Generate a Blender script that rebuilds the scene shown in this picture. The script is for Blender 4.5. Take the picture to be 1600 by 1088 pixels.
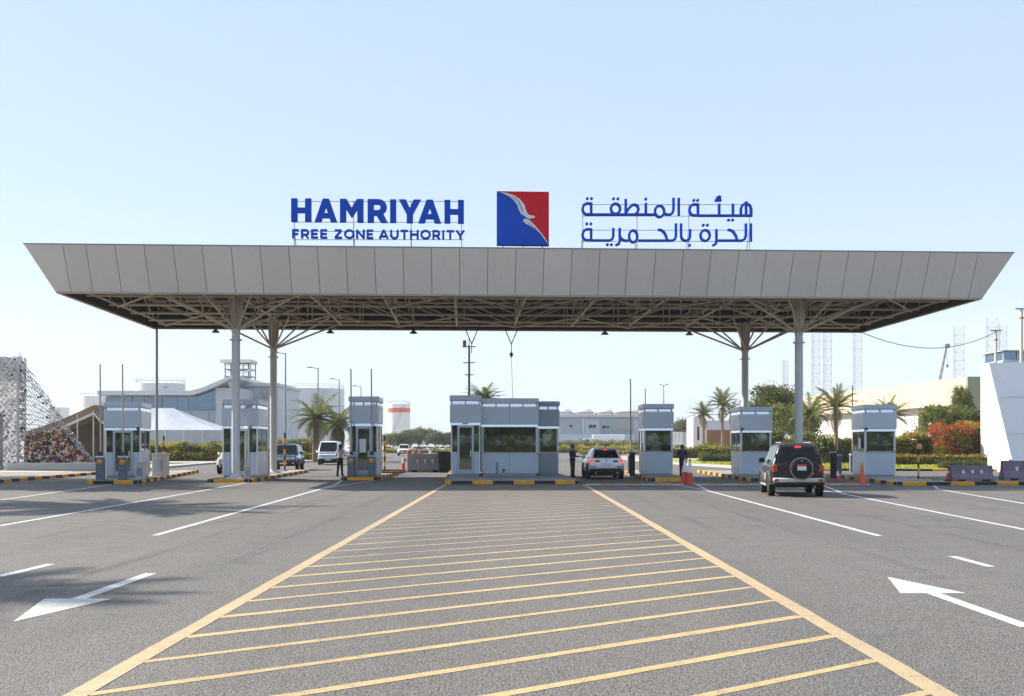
import bpy, bmesh, math, random
import numpy as np
from mathutils import Vector, Matrix, Quaternion

for _o in list(bpy.data.objects):
    bpy.data.objects.remove(_o, do_unlink=True)
random.seed(7)
rng = np.random.default_rng(7)
scn = bpy.context.scene
COL = scn.collection
R = math.radians
PI = math.pi

# ------------------------------------------------------------------ camera
F_PX, CAM_H, VPX, VPY = 1650.0, 1.8, 806.0, 695.0      # photo pixels (1600 wide)
cam_d = bpy.data.cameras.new("camera")
cam = bpy.data.objects.new("camera", cam_d)
COL.objects.link(cam)
cam.location = (0, 0, CAM_H)
cam.rotation_euler = (R(90), 0, 0)
cam_d.sensor_width = 36.0
cam_d.lens = 36.0 * F_PX / 1600.0
cam_d.shift_x = -(VPX - 800.0) / 1600.0
cam_d.shift_y = (VPY - 544.0) / 1600.0
cam_d.clip_start = 0.1
cam_d.clip_end = 6000
scn.camera = cam

# ------------------------------------------------------------------ sky and sun
SUN_EL = R(33.0)
SUN_AZ = math.atan2(-0.928, 0.371)                    # measured from +Y towards +X
world = bpy.data.worlds.new("World")
scn.world = world
world.use_nodes = True
wn = world.node_tree
for n in list(wn.nodes):
    wn.nodes.remove(n)
w_out = wn.nodes.new("ShaderNodeOutputWorld")
w_bg = wn.nodes.new("ShaderNodeBackground")
w_sky = wn.nodes.new("ShaderNodeTexSky")
w_sky.sky_type = 'NISHITA'
w_sky.sun_disc = False
w_sky.sun_elevation = SUN_EL
w_sky.sun_rotation = SUN_AZ
w_sky.altitude = 0
w_sky.air_density = 1.0
w_sky.dust_density = 0.9
w_sky.ozone_density = 2.5
w_bg.inputs['Strength'].default_value = 0.10
# the same sky seen through even, bright desert haze
w_mix = wn.nodes.new('ShaderNodeMix'); w_mix.data_type = 'RGBA'
w_mix.inputs[0].default_value = 0.75
w_mix.inputs[7].default_value = (2.92, 3.84, 5.15, 1)
wn.links.new(w_sky.outputs[0], w_mix.inputs[6])
wn.links.new(w_mix.outputs[2], w_bg.inputs[0])
wn.links.new(w_bg.outputs[0], w_out.inputs[0])

sun_d = bpy.data.lights.new("sun", 'SUN')
sun_d.energy = 5.0
sun_d.angle = R(0.55)
sun_d.color = (1.0, 0.93, 0.82)
sun = bpy.data.objects.new("sun", sun_d)
COL.objects.link(sun)
sun_to = Vector((math.sin(SUN_AZ) * math.cos(SUN_EL), math.cos(SUN_AZ) * math.cos(SUN_EL), math.sin(SUN_EL)))
sun.rotation_euler = (-sun_to).to_track_quat('-Z', 'Y').to_euler()
sun.location = (-60, 30, 60)

vs = scn.view_settings
scn.display_settings.display_device = 'sRGB'
vs.view_transform = 'Standard'
vs.look = 'None'
vs.exposure = 0.97
vs.gamma = 1.0
vs.use_curve_mapping = False
scn.render.engine = 'CYCLES'
scn.cycles.use_denoising = True
scn.cycles.max_bounces = 5
scn.cycles.diffuse_bounces = 2
scn.cycles.glossy_bounces = 2
scn.cycles.transparent_max_bounces = 8
scn.cycles.volume_bounces = 1
scn.cycles.sample_clamp_indirect = 6.0
scn.cycles.caustics_reflective = False
scn.cycles.caustics_refractive = False

# ------------------------------------------------------------------ placement helpers (from the survey of the photo)
def gnd(u, v, z=0.0):
    """point of the plane at height z that the photo shows at pixel (u, v)"""
    y = F_PX * (CAM_H - z) / (v - VPY)
    return Vector(((u - VPX) * y / F_PX, y, z))
def wx(u, y):
    return (u - VPX) * y / F_PX
def wz(v, y):
    return CAM_H + (VPY - v) * y / F_PX

# ------------------------------------------------------------------ materials
def new_mat(name):
    m = bpy.data.materials.new(name)
    m.use_nodes = True
    nt = m.node_tree
    b = nt.nodes.get('Principled BSDF')
    return m, nt, b

def nd(nt, typ, **kw):
    n = nt.nodes.new(typ)
    for k, v in kw.items():
        setattr(n, k, v)
    return n

def mix_rgb(nt, fac, a, b, blend='MIX'):
    n = nt.nodes.new('ShaderNodeMix')
    n.data_type = 'RGBA'
    n.blend_type = blend
    def put(i, s):
        if hasattr(s, 'is_linked') or isinstance(s, bpy.types.NodeSocket):
            nt.links.new(s, n.inputs[i])
        elif isinstance(s, (int, float)):
            n.inputs[i].default_value = s
        else:
            n.inputs[i].default_value = (*s[:3], 1)
    put(0, fac); put(6, a); put(7, b)
    return n.outputs[2]

def noise(nt, scale, detail=4, rough=0.55, vec=None, dist=0.0):
    n = nd(nt, 'ShaderNodeTexNoise')
    n.inputs['Scale'].default_value = scale
    n.inputs['Detail'].default_value = detail
    n.inputs['Roughness'].default_value = rough
    n.inputs['Distortion'].default_value = dist
    if vec is not None:
        nt.links.new(vec, n.inputs['Vector'])
    return n.outputs['Fac']

def ramp(nt, fac, lo, hi, a=0.0, b=1.0):
    n = nd(nt, 'ShaderNodeMapRange')
    n.inputs[1].default_value = lo
    n.inputs[2].default_value = hi
    n.inputs[3].default_value = a
    n.inputs[4].default_value = b
    nt.links.new(fac, n.inputs[0])
    return n.outputs[0]

def pos(nt, scale=(1, 1, 1), kind='Position'):
    if kind == 'Position':
        s = nd(nt, 'ShaderNodeNewGeometry').outputs['Position']
    else:
        s = nd(nt, 'ShaderNodeTexCoord').outputs[kind]
    mp = nd(nt, 'ShaderNodeMapping')
    mp.inputs['Scale'].default_value = scale
    nt.links.new(s, mp.inputs['Vector'])
    return mp.outputs[0]

def mat(name, c, rough=0.6, metal=0.0, var=0.12, scale=3.0, bump=0.0, bscale=60, dirt=0.0, coat=0.0, spec=0.5):
    """plain painted or cast surface with uneven tone, a little grime and fine relief"""
    m, nt, b = new_mat(name)
    p = pos(nt)
    f = noise(nt, scale, 5, 0.6, p)
    dark = tuple(max(0, x * (1 - var)) for x in c)
    light = tuple(min(1, x * (1 + var)) for x in c)
    col = mix_rgb(nt, ramp(nt, f, 0.3, 0.7), dark, light)
    if dirt > 0:
        g = noise(nt, scale * 0.35, 8, 0.7, pos(nt, (1, 1, 0.35)), 0.4)
        col = mix_rgb(nt, ramp(nt, g, 0.5, 0.75, 0, dirt), col, (0.16, 0.13, 0.10))
    nt.links.new(col, b.inputs['Base Color'])
    f2 = noise(nt, scale * 4, 4, 0.6, p)
    nt.links.new(ramp(nt, f2, 0.3, 0.7, max(0.02, rough - 0.08), min(1, rough + 0.08)), b.inputs['Roughness'])
    b.inputs['Metallic'].default_value = metal
    b.inputs['Specular IOR Level'].default_value = spec
    if coat:
        b.inputs['Coat Weight'].default_value = coat
        b.inputs['Coat Roughness'].default_value = 0.06
    if bump > 0:
        bn = nd(nt, 'ShaderNodeBump')
        bn.inputs['Strength'].default_value = bump
        bn.inputs['Distance'].default_value = 0.02
        nt.links.new(noise(nt, bscale, 4, 0.6, p), bn.inputs['Height'])
        nt.links.new(bn.outputs[0], b.inputs['Normal'])
    return m

def leaf_mat(name, c1, c2, trans=0.35, scale=1.5, cloth=False):
    m, nt, b = new_mat(name)
    p = pos(nt)
    f = noise(nt, scale, 3, 0.6, p)
    f2 = noise(nt, scale * 9, 2, 0.6, p)
    col = mix_rgb(nt, ramp(nt, f, 0.32, 0.68), c1, c2)
    col = mix_rgb(nt, ramp(nt, f2, 0.35, 0.75, 0, 0.45), col, tuple(x * 0.5 for x in c1))
    nt.links.new(col, b.inputs['Base Color'])
    b.inputs['Roughness'].default_value = 0.55
    b.inputs['Specular IOR Level'].default_value = 0.3
    tr = nd(nt, 'ShaderNodeBsdfTranslucent')
    nt.links.new(col if cloth else mix_rgb(nt, 0.5, col, (c2[0] * 1.5, c2[1] * 1.5, c2[2])), tr.inputs[0])
    mx = nd(nt, 'ShaderNodeMixShader')
    mx.inputs[0].default_value = trans
    out = nt.nodes.get('Material Output')
    nt.links.new(b.outputs[0], mx.inputs[1])
    nt.links.new(tr.outputs[0], mx.inputs[2])
    nt.links.new(mx.outputs[0], out.inputs[0])
    return m

def asphalt_mat():
    m, nt, b = new_mat("asphalt")
    p = pos(nt)
    big = noise(nt, 0.16, 4, 0.6, pos(nt, (1, 0.35, 1)))
    mid = noise(nt, 1.1, 5, 0.65, p)
    col = mix_rgb(nt, ramp(nt, big, 0.35, 0.65), (0.155, 0.142, 0.129), (0.213, 0.195, 0.176))
    col = mix_rgb(nt, ramp(nt, mid, 0.35, 0.7, 0, 0.35), col, (0.133, 0.123, 0.112))
    # tyre-polished wheel tracks running along the lanes
    tr = noise(nt, 1.0, 3, 0.5, pos(nt, (0.55, 0.012, 1)))
    col = mix_rgb(nt, ramp(nt, tr, 0.46, 0.66, 0, 0.7), col, (0.12, 0.114, 0.106))
    # transverse scuffs
    tv = noise(nt, 1.0, 5, 0.6, pos(nt, (0.05, 0.9, 1)))
    col = mix_rgb(nt, ramp(nt, tv, 0.55, 0.75, 0, 0.3), col, (0.23, 0.215, 0.197))
    # aggregate: pale chips in dark binder
    vo = nd(nt, 'ShaderNodeTexVoronoi')
    vo.inputs['Scale'].default_value = 50
    nt.links.new(p, vo.inputs['Vector'])
    sep = nd(nt, 'ShaderNodeSeparateColor')
    nt.links.new(vo.outputs['Color'], sep.inputs[0])
    chip = mix_rgb(nt, ramp(nt, sep.outputs[0], 0.0, 1.0), (0.063, 0.058, 0.055), (0.345, 0.314, 0.279))
    col = mix_rgb(nt, 0.36, col, chip)
    edge = ramp(nt, vo.outputs['Distance'], 0.3, 0.8, 0, 0.55)
    col = mix_rgb(nt, edge, col, (0.058, 0.052, 0.052))
    # oil and patch stains
    st = noise(nt, 0.55, 6, 0.7, p, 0.8)
    col = mix_rgb(nt, ramp(nt, st, 0.58, 0.74, 0, 0.6), col, (0.07, 0.064, 0.06))
    # hairline cracks
    vc = nd(nt, 'ShaderNodeTexVoronoi')
    vc.feature = 'DISTANCE_TO_EDGE'
    vc.inputs['Scale'].default_value = 0.22
    wob = nd(nt, 'ShaderNodeTexNoise')
    wob.inputs['Scale'].default_value = 1.4
    wob.inputs['Detail'].default_value = 5
    nt.links.new(p, wob.inputs['Vector'])
    va = nd(nt, 'ShaderNodeVectorMath'); va.operation = 'MULTIPLY_ADD'
    nt.links.new(wob.outputs['Color'], va.inputs[0])
    va.inputs[1].default_value = (1.6, 1.6, 0)
    nt.links.new(p, va.inputs[2])
    nt.links.new(va.outputs[0], vc.inputs['Vector'])
    crack = ramp(nt, vc.outputs['Distance'], 0.0, 0.0035, 0.75, 0.0)
    cm = nd(nt, 'ShaderNodeMath'); cm.operation = 'MULTIPLY'
    nt.links.new(crack, cm.inputs[0])
    nt.links.new(ramp(nt, noise(nt, 0.12, 2, 0.5, p), 0.5, 0.6), cm.inputs[1])
    col = mix_rgb(nt, cm.outputs[0], col, (0.046, 0.043, 0.042))
    nt.links.new(col, b.inputs['Base Color'])
    nt.links.new(ramp(nt, mid, 0.3, 0.7, 0.72, 0.92), b.inputs['Roughness'])
    b.inputs['Specular IOR Level'].default_value = 0.35
    bn = nd(nt, 'ShaderNodeBump')
    bn.inputs['Strength'].default_value = 0.5
    bn.inputs['Distance'].default_value = 0.02
    inv = nd(nt, 'ShaderNodeMath'); inv.operation = 'SUBTRACT'
    inv.inputs[0].default_value = 1.0
    nt.links.new(vo.outputs['Distance'], inv.inputs[1])
    nt.links.new(inv.outputs[0], bn.inputs['Height'])
    nt.links.new(bn.outputs[0], b.inputs['Normal'])
    return m

def paint_mat(name, c, wear_lo=0.56, wear_hi=0.72, wear=0.75):
    """thermoplastic road paint, worn through to the asphalt in patches"""
    m, nt, b = new_mat(name)
    p = pos(nt)
    f = noise(nt, 7, 8, 0.75, p)
    g = noise(nt, 0.5, 4, 0.6, p)
    vo = nd(nt, 'ShaderNodeTexVoronoi')
    vo.inputs['Scale'].default_value = 46
    nt.links.new(p, vo.inputs['Vector'])
    col = mix_rgb(nt, ramp(nt, g, 0.3, 0.7), tuple(x * 0.86 for x in c), c)
    col = mix_rgb(nt, ramp(nt, vo.outputs['Distance'], 0.35, 0.8, 0, 0.35), col, tuple(x * 0.45 for x in c))
    col = mix_rgb(nt, ramp(nt, f, wear_lo, wear_hi, 0, wear), col, (0.14, 0.125, 0.11))
    tv = noise(nt, 1.0, 4, 0.6, pos(nt, (0.5, 0.03, 1)))
    col = mix_rgb(nt, ramp(nt, tv, 0.52, 0.7, 0, 0.4), col, (0.15, 0.135, 0.12))
    nt.links.new(col, b.inputs['Base Color'])
    b.inputs['Roughness'].default_value = 0.75
    bn = nd(nt, 'ShaderNodeBump')
    bn.inputs['Strength'].default_value = 0.35
    bn.inputs['Distance'].default_value = 0.01
    nt.links.new(vo.outputs['Distance'], bn.inputs['Height'])
    nt.links.new(bn.outputs[0], b.inputs['Normal'])
    return m

def paver_mat(name, c1, c2, scale=4.0):
    m, nt, b = new_mat(name)
    br = nd(nt, 'ShaderNodeTexBrick')
    br.inputs['Scale'].default_value = scale
    br.inputs['Color1'].default_value = (*c1, 1)
    br.inputs['Color2'].default_value = (*c2, 1)
    br.inputs['Mortar'].default_value = (*(x * 0.5 for x in c1), 1)
    br.inputs['Mortar Size'].default_value = 0.02
    nt.links.new(pos(nt), br.inputs['Vector'])
    g = noise(nt, 0.6, 6, 0.7, pos(nt))
    col = mix_rgb(nt, ramp(nt, g, 0.45, 0.75, 0, 0.5), br.outputs[0], tuple(x * 0.6 for x in c1))
    nt.links.new(col, b.inputs['Base Color'])
    b.inputs['Roughness'].default_value = 0.85
    return m

def sand_mat():
    m, nt, b = new_mat("sand")
    p = pos(nt)
    col = mix_rgb(nt, ramp(nt, noise(nt, 0.05, 5, 0.6, p), 0.3, 0.7), (0.36, 0.30, 0.225), (0.46, 0.39, 0.30))
    col = mix_rgb(nt, ramp(nt, noise(nt, 0.7, 6, 0.7, p), 0.5, 0.75, 0, 0.4), col, (0.26, 0.22, 0.17))
    nt.links.new(col, b.inputs['Base Color'])
    b.inputs['Roughness'].default_value = 0.95
    return m

def glass_mat(name, tint=(0.22, 0.25, 0.24)):
    """tinted mirror glazing"""
    m, nt, b = new_mat(name)
    f = noise(nt, 0.9, 3, 0.5, pos(nt))
    nt.links.new(mix_rgb(nt, ramp(nt, f, 0.3, 0.7), tuple(x * 0.85 for x in tint), tint), b.inputs['Base Color'])
    b.inputs['Metallic'].default_value = 0.9
    b.inputs['Roughness'].default_value = 0.03
    bn = nd(nt, 'ShaderNodeBump')
    bn.inputs['Strength'].default_value = 0.03
    bn.inputs['Distance'].default_value = 0.05
    nt.links.new(noise(nt, 1.3, 2, 0.5, pos(nt)), bn.inputs['Height'])
    nt.links.new(bn.outputs[0], b.inputs['Normal'])
    return m

def lamp_lens_mat(name, c, e=0.0):
    m, nt, b = new_mat(name)
    f = noise(nt, 40, 2, 0.5, pos(nt))
    col = mix_rgb(nt, ramp(nt, f, 0.3, 0.7), tuple(x * 0.8 for x in c), c)
    nt.links.new(col, b.inputs['Base Color'])
    b.inputs['Roughness'].default_value = 0.2
    b.inputs['Coat Weight'].default_value = 0.5
    if e:
        nt.links.new(col, b.inputs['Emission Color'])
        b.inputs['Emission Strength'].default_value = e
    return m

M = {}
M['asphalt'] = asphalt_mat()
M['sand'] = sand_mat()
M['yellow_paint'] = paint_mat('yellow_paint', (0.58, 0.425, 0.24), 0.50, 0.74, 0.65)
M['yellow_hatch'] = paint_mat('yellow_hatch', (0.62, 0.435, 0.205), 0.50, 0.72, 0.7)
M['yellow_worn'] = paint_mat('yellow_hatch_worn', (0.56, 0.41, 0.23), 0.46, 0.70, 0.65)
M['white_paint'] = paint_mat('white_paint', (0.66, 0.64, 0.60), 0.58, 0.75, 0.55)
M['paver'] = paver_mat('paver', (0.30, 0.27, 0.24), (0.36, 0.33, 0.29))
M['pale_paver'] = paver_mat('pale_paver', (0.50, 0.44, 0.36), (0.58, 0.52, 0.43), 3.0)
M['island_concrete'] = mat('island_concrete', (0.34, 0.32, 0.30), 0.85, var=0.2, scale=1.5, bump=0.2, dirt=0.5)
M['kerb_yellow'] = mat('kerb_yellow', (0.86, 0.36, 0.0), 0.7, var=0.22, scale=5, bump=0.25, dirt=0.18)
M['kerb_black'] = mat('kerb_black', (0.022, 0.022, 0.024), 0.7, var=0.4, scale=5, bump=0.25)
M['kerb_stone'] = mat('kerb_stone', (0.52, 0.48, 0.42), 0.85, var=0.2, scale=4, bump=0.2, dirt=0.4)
def fascia_mat():
    # aluminium cladding: each sheet a touch different, dust and faint rain streaks from the top edge
    m, nt, b = new_mat('fascia_aluminium')
    oi = nd(nt, 'ShaderNodeObjectInfo')
    col = mix_rgb(nt, oi.outputs['Random'], (0.74, 0.69, 0.64), (0.80, 0.75, 0.70))
    g = noise(nt, 1.0, 6, 0.65, pos(nt, (3.2, 3.2, 0.22)))
    col = mix_rgb(nt, ramp(nt, g, 0.5, 0.72, 0, 0.28), col, (0.64, 0.57, 0.50))
    d = noise(nt, 0.35, 5, 0.6, pos(nt))
    col = mix_rgb(nt, ramp(nt, d, 0.4, 0.7, 0, 0.22), col, (0.66, 0.59, 0.52))
    nt.links.new(col, b.inputs['Base Color'])
    nt.links.new(ramp(nt, g, 0.3, 0.7, 0.34, 0.52), b.inputs['Roughness'])
    b.inputs['Metallic'].default_value = 0.15
    bn = nd(nt, 'ShaderNodeBump')
    bn.inputs['Strength'].default_value = 0.12
    bn.inputs['Distance'].default_value = 0.05
    nt.links.new(noise(nt, 0.9, 2, 0.5, pos(nt)), bn.inputs['Height'])
    nt.links.new(bn.outputs[0], b.inputs['Normal'])
    return m
M['fascia'] = fascia_mat()
M['joint'] = mat('joint_rubber', (0.05, 0.048, 0.045), 0.8)
M['truss'] = mat('truss_paint', (0.55, 0.47, 0.35), 0.55, var=0.15, scale=1.0, dirt=0.35)
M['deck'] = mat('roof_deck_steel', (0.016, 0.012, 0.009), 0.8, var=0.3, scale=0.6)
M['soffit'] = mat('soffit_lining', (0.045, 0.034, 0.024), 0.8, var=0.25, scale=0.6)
M['column'] = mat('column_paint', (0.62, 0.615, 0.61), 0.42, var=0.06, scale=0.7, dirt=0.3)
M['panel'] = mat('booth_panel_aluminium', (0.54, 0.61, 0.70), 0.36, 0.3, var=0.04, scale=0.5)
M['panel_top'] = mat('booth_fascia_aluminium', (0.56, 0.605, 0.67), 0.36, 0.3, var=0.04, scale=0.5)
M['panel_dark'] = mat('booth_panel_dark_grey', (0.34, 0.375, 0.43), 0.38, 0.3, var=0.05, scale=0.5)  # darker grey for plinths, coping, grilles and the right booth block
M['frame_alu'] = mat('window_frame_aluminium', (0.50, 0.54, 0.60), 0.35, 0.6, var=0.05)
M['white_trim'] = mat('white_trim', (0.84, 0.81, 0.76), 0.5, var=0.06, dirt=0.2)
M['booth_core'] = mat('booth_core', (0.10, 0.085, 0.07), 0.8, var=0.2)
M['glass'] = glass_mat('mirror_glass', (0.20, 0.23, 0.19))
M['glass_blue'] = glass_mat('blue_glass', (0.20, 0.27, 0.34))
M['car_glass'] = mat('car_glass', (0.006, 0.007, 0.008), 0.06, 0.0, var=0.2, spec=0.3)
M['blue_sign'] = mat('sign_blue', (0.001, 0.075, 0.52), 0.6, var=0.05, spec=0.15)
M['red_sign'] = mat('sign_red', (0.66, 0.006, 0.022), 0.6, var=0.05, spec=0.15)
M['white_sign'] = mat('sign_white', (0.72, 0.73, 0.74), 0.4, var=0.06)
M['grey_sign'] = mat('sign_grey', (0.36, 0.38, 0.42), 0.4, var=0.06)
M['mirror_steel'] = mat('polished_steel', (0.86, 0.85, 0.83), 0.12, 1.0, var=0.03, scale=2)
M['steel'] = mat('galvanised_steel', (0.32, 0.33, 0.34), 0.45, 0.6, var=0.15)
M['dark_steel'] = mat('dark_steel', (0.06, 0.062, 0.066), 0.5, 0.4, var=0.2)
M['pole_grey'] = mat('pole_grey', (0.30, 0.32, 0.34), 0.5, 0.3, var=0.1)
M['arm_beige'] = mat('arm_beige', (0.48, 0.41, 0.33), 0.5, var=0.12)
M['cabinet'] = mat('cabinet_grey', (0.13, 0.15, 0.19), 0.5, 0.1, var=0.1)
M['orange'] = lamp_lens_mat('orange_lens', (0.85, 0.30, 0.02))
M['tail_lit'] = lamp_lens_mat('tail_lamp_lit', (0.9, 0.03, 0.02), 1.2)
M['tail'] = lamp_lens_mat('tail_lamp', (0.55, 0.05, 0.03))
M['head_lens'] = lamp_lens_mat('head_lamp', (0.65, 0.67, 0.70))
M['cone_red'] = mat('cone_red', (0.62, 0.045, 0.025), 0.5, var=0.1)
M['cone_orange'] = mat('cone_orange', (0.75, 0.12, 0.03), 0.5, var=0.1)
M['cone_white'] = mat('cone_white', (0.75, 0.75, 0.76), 0.4, var=0.05)
M['rubber'] = mat('rubber', (0.011, 0.011, 0.012), 0.8, var=0.3, spec=0.25)
M['rim'] = mat('wheel_rim', (0.45, 0.45, 0.46), 0.35, 0.8, var=0.1)
M['chrome'] = mat('chrome', (0.62, 0.63, 0.64), 0.15, 1.0, var=0.03)
M['silver_trim'] = mat('silver_trim', (0.58, 0.57, 0.55), 0.35, 0.5, var=0.05)
M['plastic'] = mat('black_plastic', (0.012, 0.012, 0.014), 0.55, var=0.2, spec=0.3)
M['car_dark'] = mat('car_paint_dark_bronze', (0.012, 0.010, 0.009), 0.3, 0.2, var=0.08, coat=0.35, dirt=0.03)
M['car_bronze'] = mat('car_bronze_trim_sunlit_side', (0.26, 0.22, 0.17), 0.3, 0.5, var=0.08, coat=0.8)  # bronze trim colour; its door band also imitates sunlight on the side
M['car_white'] = mat('car_paint_white', (0.86, 0.87, 0.89), 0.25, 0.0, var=0.03, coat=0.8)
M['car_silver'] = mat('car_paint_silver', (0.50, 0.51, 0.53), 0.25, 0.6, var=0.03, coat=0.8)
M['car_cream'] = mat('car_paint_cream', (0.72, 0.68, 0.58), 0.25, 0.0, var=0.03, coat=0.8)
M['car_blue'] = mat('car_paint_navy', (0.018, 0.03, 0.075), 0.22, 0.4, var=0.05, coat=1.0)
M['car_red'] = mat('car_paint_red', (0.32, 0.03, 0.03), 0.25, 0.2, var=0.05, coat=0.8)
M['plate_white'] = mat('number_plate', (0.75, 0.76, 0.78), 0.4, var=0.05)
M['plate_red'] = mat('number_plate_red', (0.55, 0.05, 0.03), 0.4, var=0.05)
M['skin'] = mat('skin', (0.22, 0.115, 0.07), 0.6, var=0.1)
M['hair'] = mat('hair', (0.012, 0.010, 0.009), 0.6, var=0.3)
M['navy_cloth'] = mat('navy_cloth', (0.018, 0.028, 0.075), 0.85, var=0.25, scale=9)
M['dark_cloth'] = mat('dark_cloth', (0.014, 0.014, 0.018), 0.85, var=0.25, scale=9)
M['white_cloth'] = mat('white_cloth', (0.60, 0.61, 0.64), 0.85, var=0.12, scale=9)
M['blue_cloth'] = mat('blue_cloth', (0.02, 0.05, 0.20), 0.85, var=0.25, scale=9)
M['bark'] = mat('bark', (0.16, 0.12, 0.085), 0.9, var=0.35, scale=6, bump=0.5, bscale=20)
M['palm_bark'] = mat('palm_bark', (0.25, 0.19, 0.13), 0.9, var=0.35, scale=8, bump=0.6, bscale=14)
M['palm_leaf'] = leaf_mat('palm_leaf', (0.075, 0.10, 0.026), (0.20, 0.21, 0.07), 0.3)
M['palm_dry'] = leaf_mat('palm_dry_leaf', (0.20, 0.16, 0.09), (0.30, 0.25, 0.15), 0.2)
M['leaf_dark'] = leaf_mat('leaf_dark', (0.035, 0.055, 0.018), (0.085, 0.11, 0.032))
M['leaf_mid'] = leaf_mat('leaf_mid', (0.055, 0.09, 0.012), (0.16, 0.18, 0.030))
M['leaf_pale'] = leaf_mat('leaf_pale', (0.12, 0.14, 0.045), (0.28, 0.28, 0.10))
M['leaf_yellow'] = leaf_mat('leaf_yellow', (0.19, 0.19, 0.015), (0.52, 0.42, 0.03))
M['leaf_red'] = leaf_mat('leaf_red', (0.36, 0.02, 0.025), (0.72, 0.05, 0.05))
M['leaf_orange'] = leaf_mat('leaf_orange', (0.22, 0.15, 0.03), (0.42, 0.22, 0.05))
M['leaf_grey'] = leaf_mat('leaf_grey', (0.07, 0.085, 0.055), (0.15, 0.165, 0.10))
M['hedge_core'] = mat('hedge_core', (0.040, 0.046, 0.018), 0.95, var=0.4, scale=2)
M['grass'] = leaf_mat('grass', (0.30, 0.32, 0.03), (0.52, 0.50, 0.07), 0.1, 0.8)
M['white_wall'] = mat('white_render', (0.66, 0.66, 0.67), 0.7, var=0.04, scale=0.4, dirt=0.12)
M['panel_white'] = mat('white_cladding', (0.56, 0.58, 0.61), 0.5, var=0.05, scale=0.3, dirt=0.12)
M['grey_wall'] = mat('grey_cladding', (0.40, 0.43, 0.47), 0.6, var=0.06, scale=0.2, dirt=0.2)
M['grey_dark'] = mat('grey_dark_cladding', (0.22, 0.24, 0.27), 0.6, var=0.06, scale=0.2)
M['beige_wall'] = mat('beige_cladding', (0.56, 0.455, 0.335), 0.7, var=0.05, scale=0.15, dirt=0.12)
M['cream_wall'] = mat('cream_wall', (0.58, 0.55, 0.51), 0.75, var=0.05, scale=0.2, dirt=0.15)
M['olive_wall'] = mat('olive_wall', (0.26, 0.28, 0.22), 0.75, var=0.06, scale=0.2)
M['brick_wall'] = paver_mat('orange_brick', (0.40, 0.17, 0.07), (0.46, 0.22, 0.10), 3.0)
M['tank_white'] = mat('tank_white', (0.70, 0.71, 0.72), 0.55, var=0.05, scale=0.08, dirt=0.2)
M['tank_red'] = mat('tank_red', (0.62, 0.10, 0.03), 0.55, var=0.08)
M['tent_white'] = leaf_mat('tent_white', (0.68, 0.72, 0.78), (0.74, 0.78, 0.84), 0.25, 0.6, cloth=True)
M['tent_brown'] = mat('tent_brown', (0.20, 0.145, 0.09), 0.85, var=0.2, scale=0.8)
M['tent_dark'] = mat('tent_dark', (0.10, 0.085, 0.07), 0.9, var=0.2, scale=0.8)
M['net_white'] = leaf_mat('net_white', (0.70, 0.70, 0.71), (0.80, 0.80, 0.82), 0.35, cloth=True)
M['net_grey'] = leaf_mat('net_grey', (0.42, 0.42, 0.44), (0.56, 0.56, 0.58), 0.35, cloth=True)
M['net_dark'] = mat('net_dark', (0.045, 0.04, 0.045), 0.9, var=0.2)
M['net_red'] = mat('net_red', (0.52, 0.06, 0.03), 0.9, var=0.2)
M['net_orange'] = mat('net_orange', (0.62, 0.25, 0.10), 0.9, var=0.2)
M['net_cream'] = mat('net_cream', (0.72, 0.60, 0.46), 0.9, var=0.1)
M['barrier_grey'] = mat('barrier_grey', (0.30, 0.31, 0.33), 0.7, var=0.15, dirt=0.3)
M['barrier_purple'] = mat('barrier_purple', (0.20, 0.15, 0.20), 0.7, var=0.15, dirt=0.25)
M['sign_yellow'] = mat('sign_yellow', (0.78, 0.42, 0.03), 0.5, var=0.1)
M['rig_blue'] = mat('rig_paint', (0.30, 0.34, 0.40), 0.6, var=0.1)
M['wood'] = mat('wood', (0.16, 0.12, 0.08), 0.8, var=0.3, scale=4)

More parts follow.
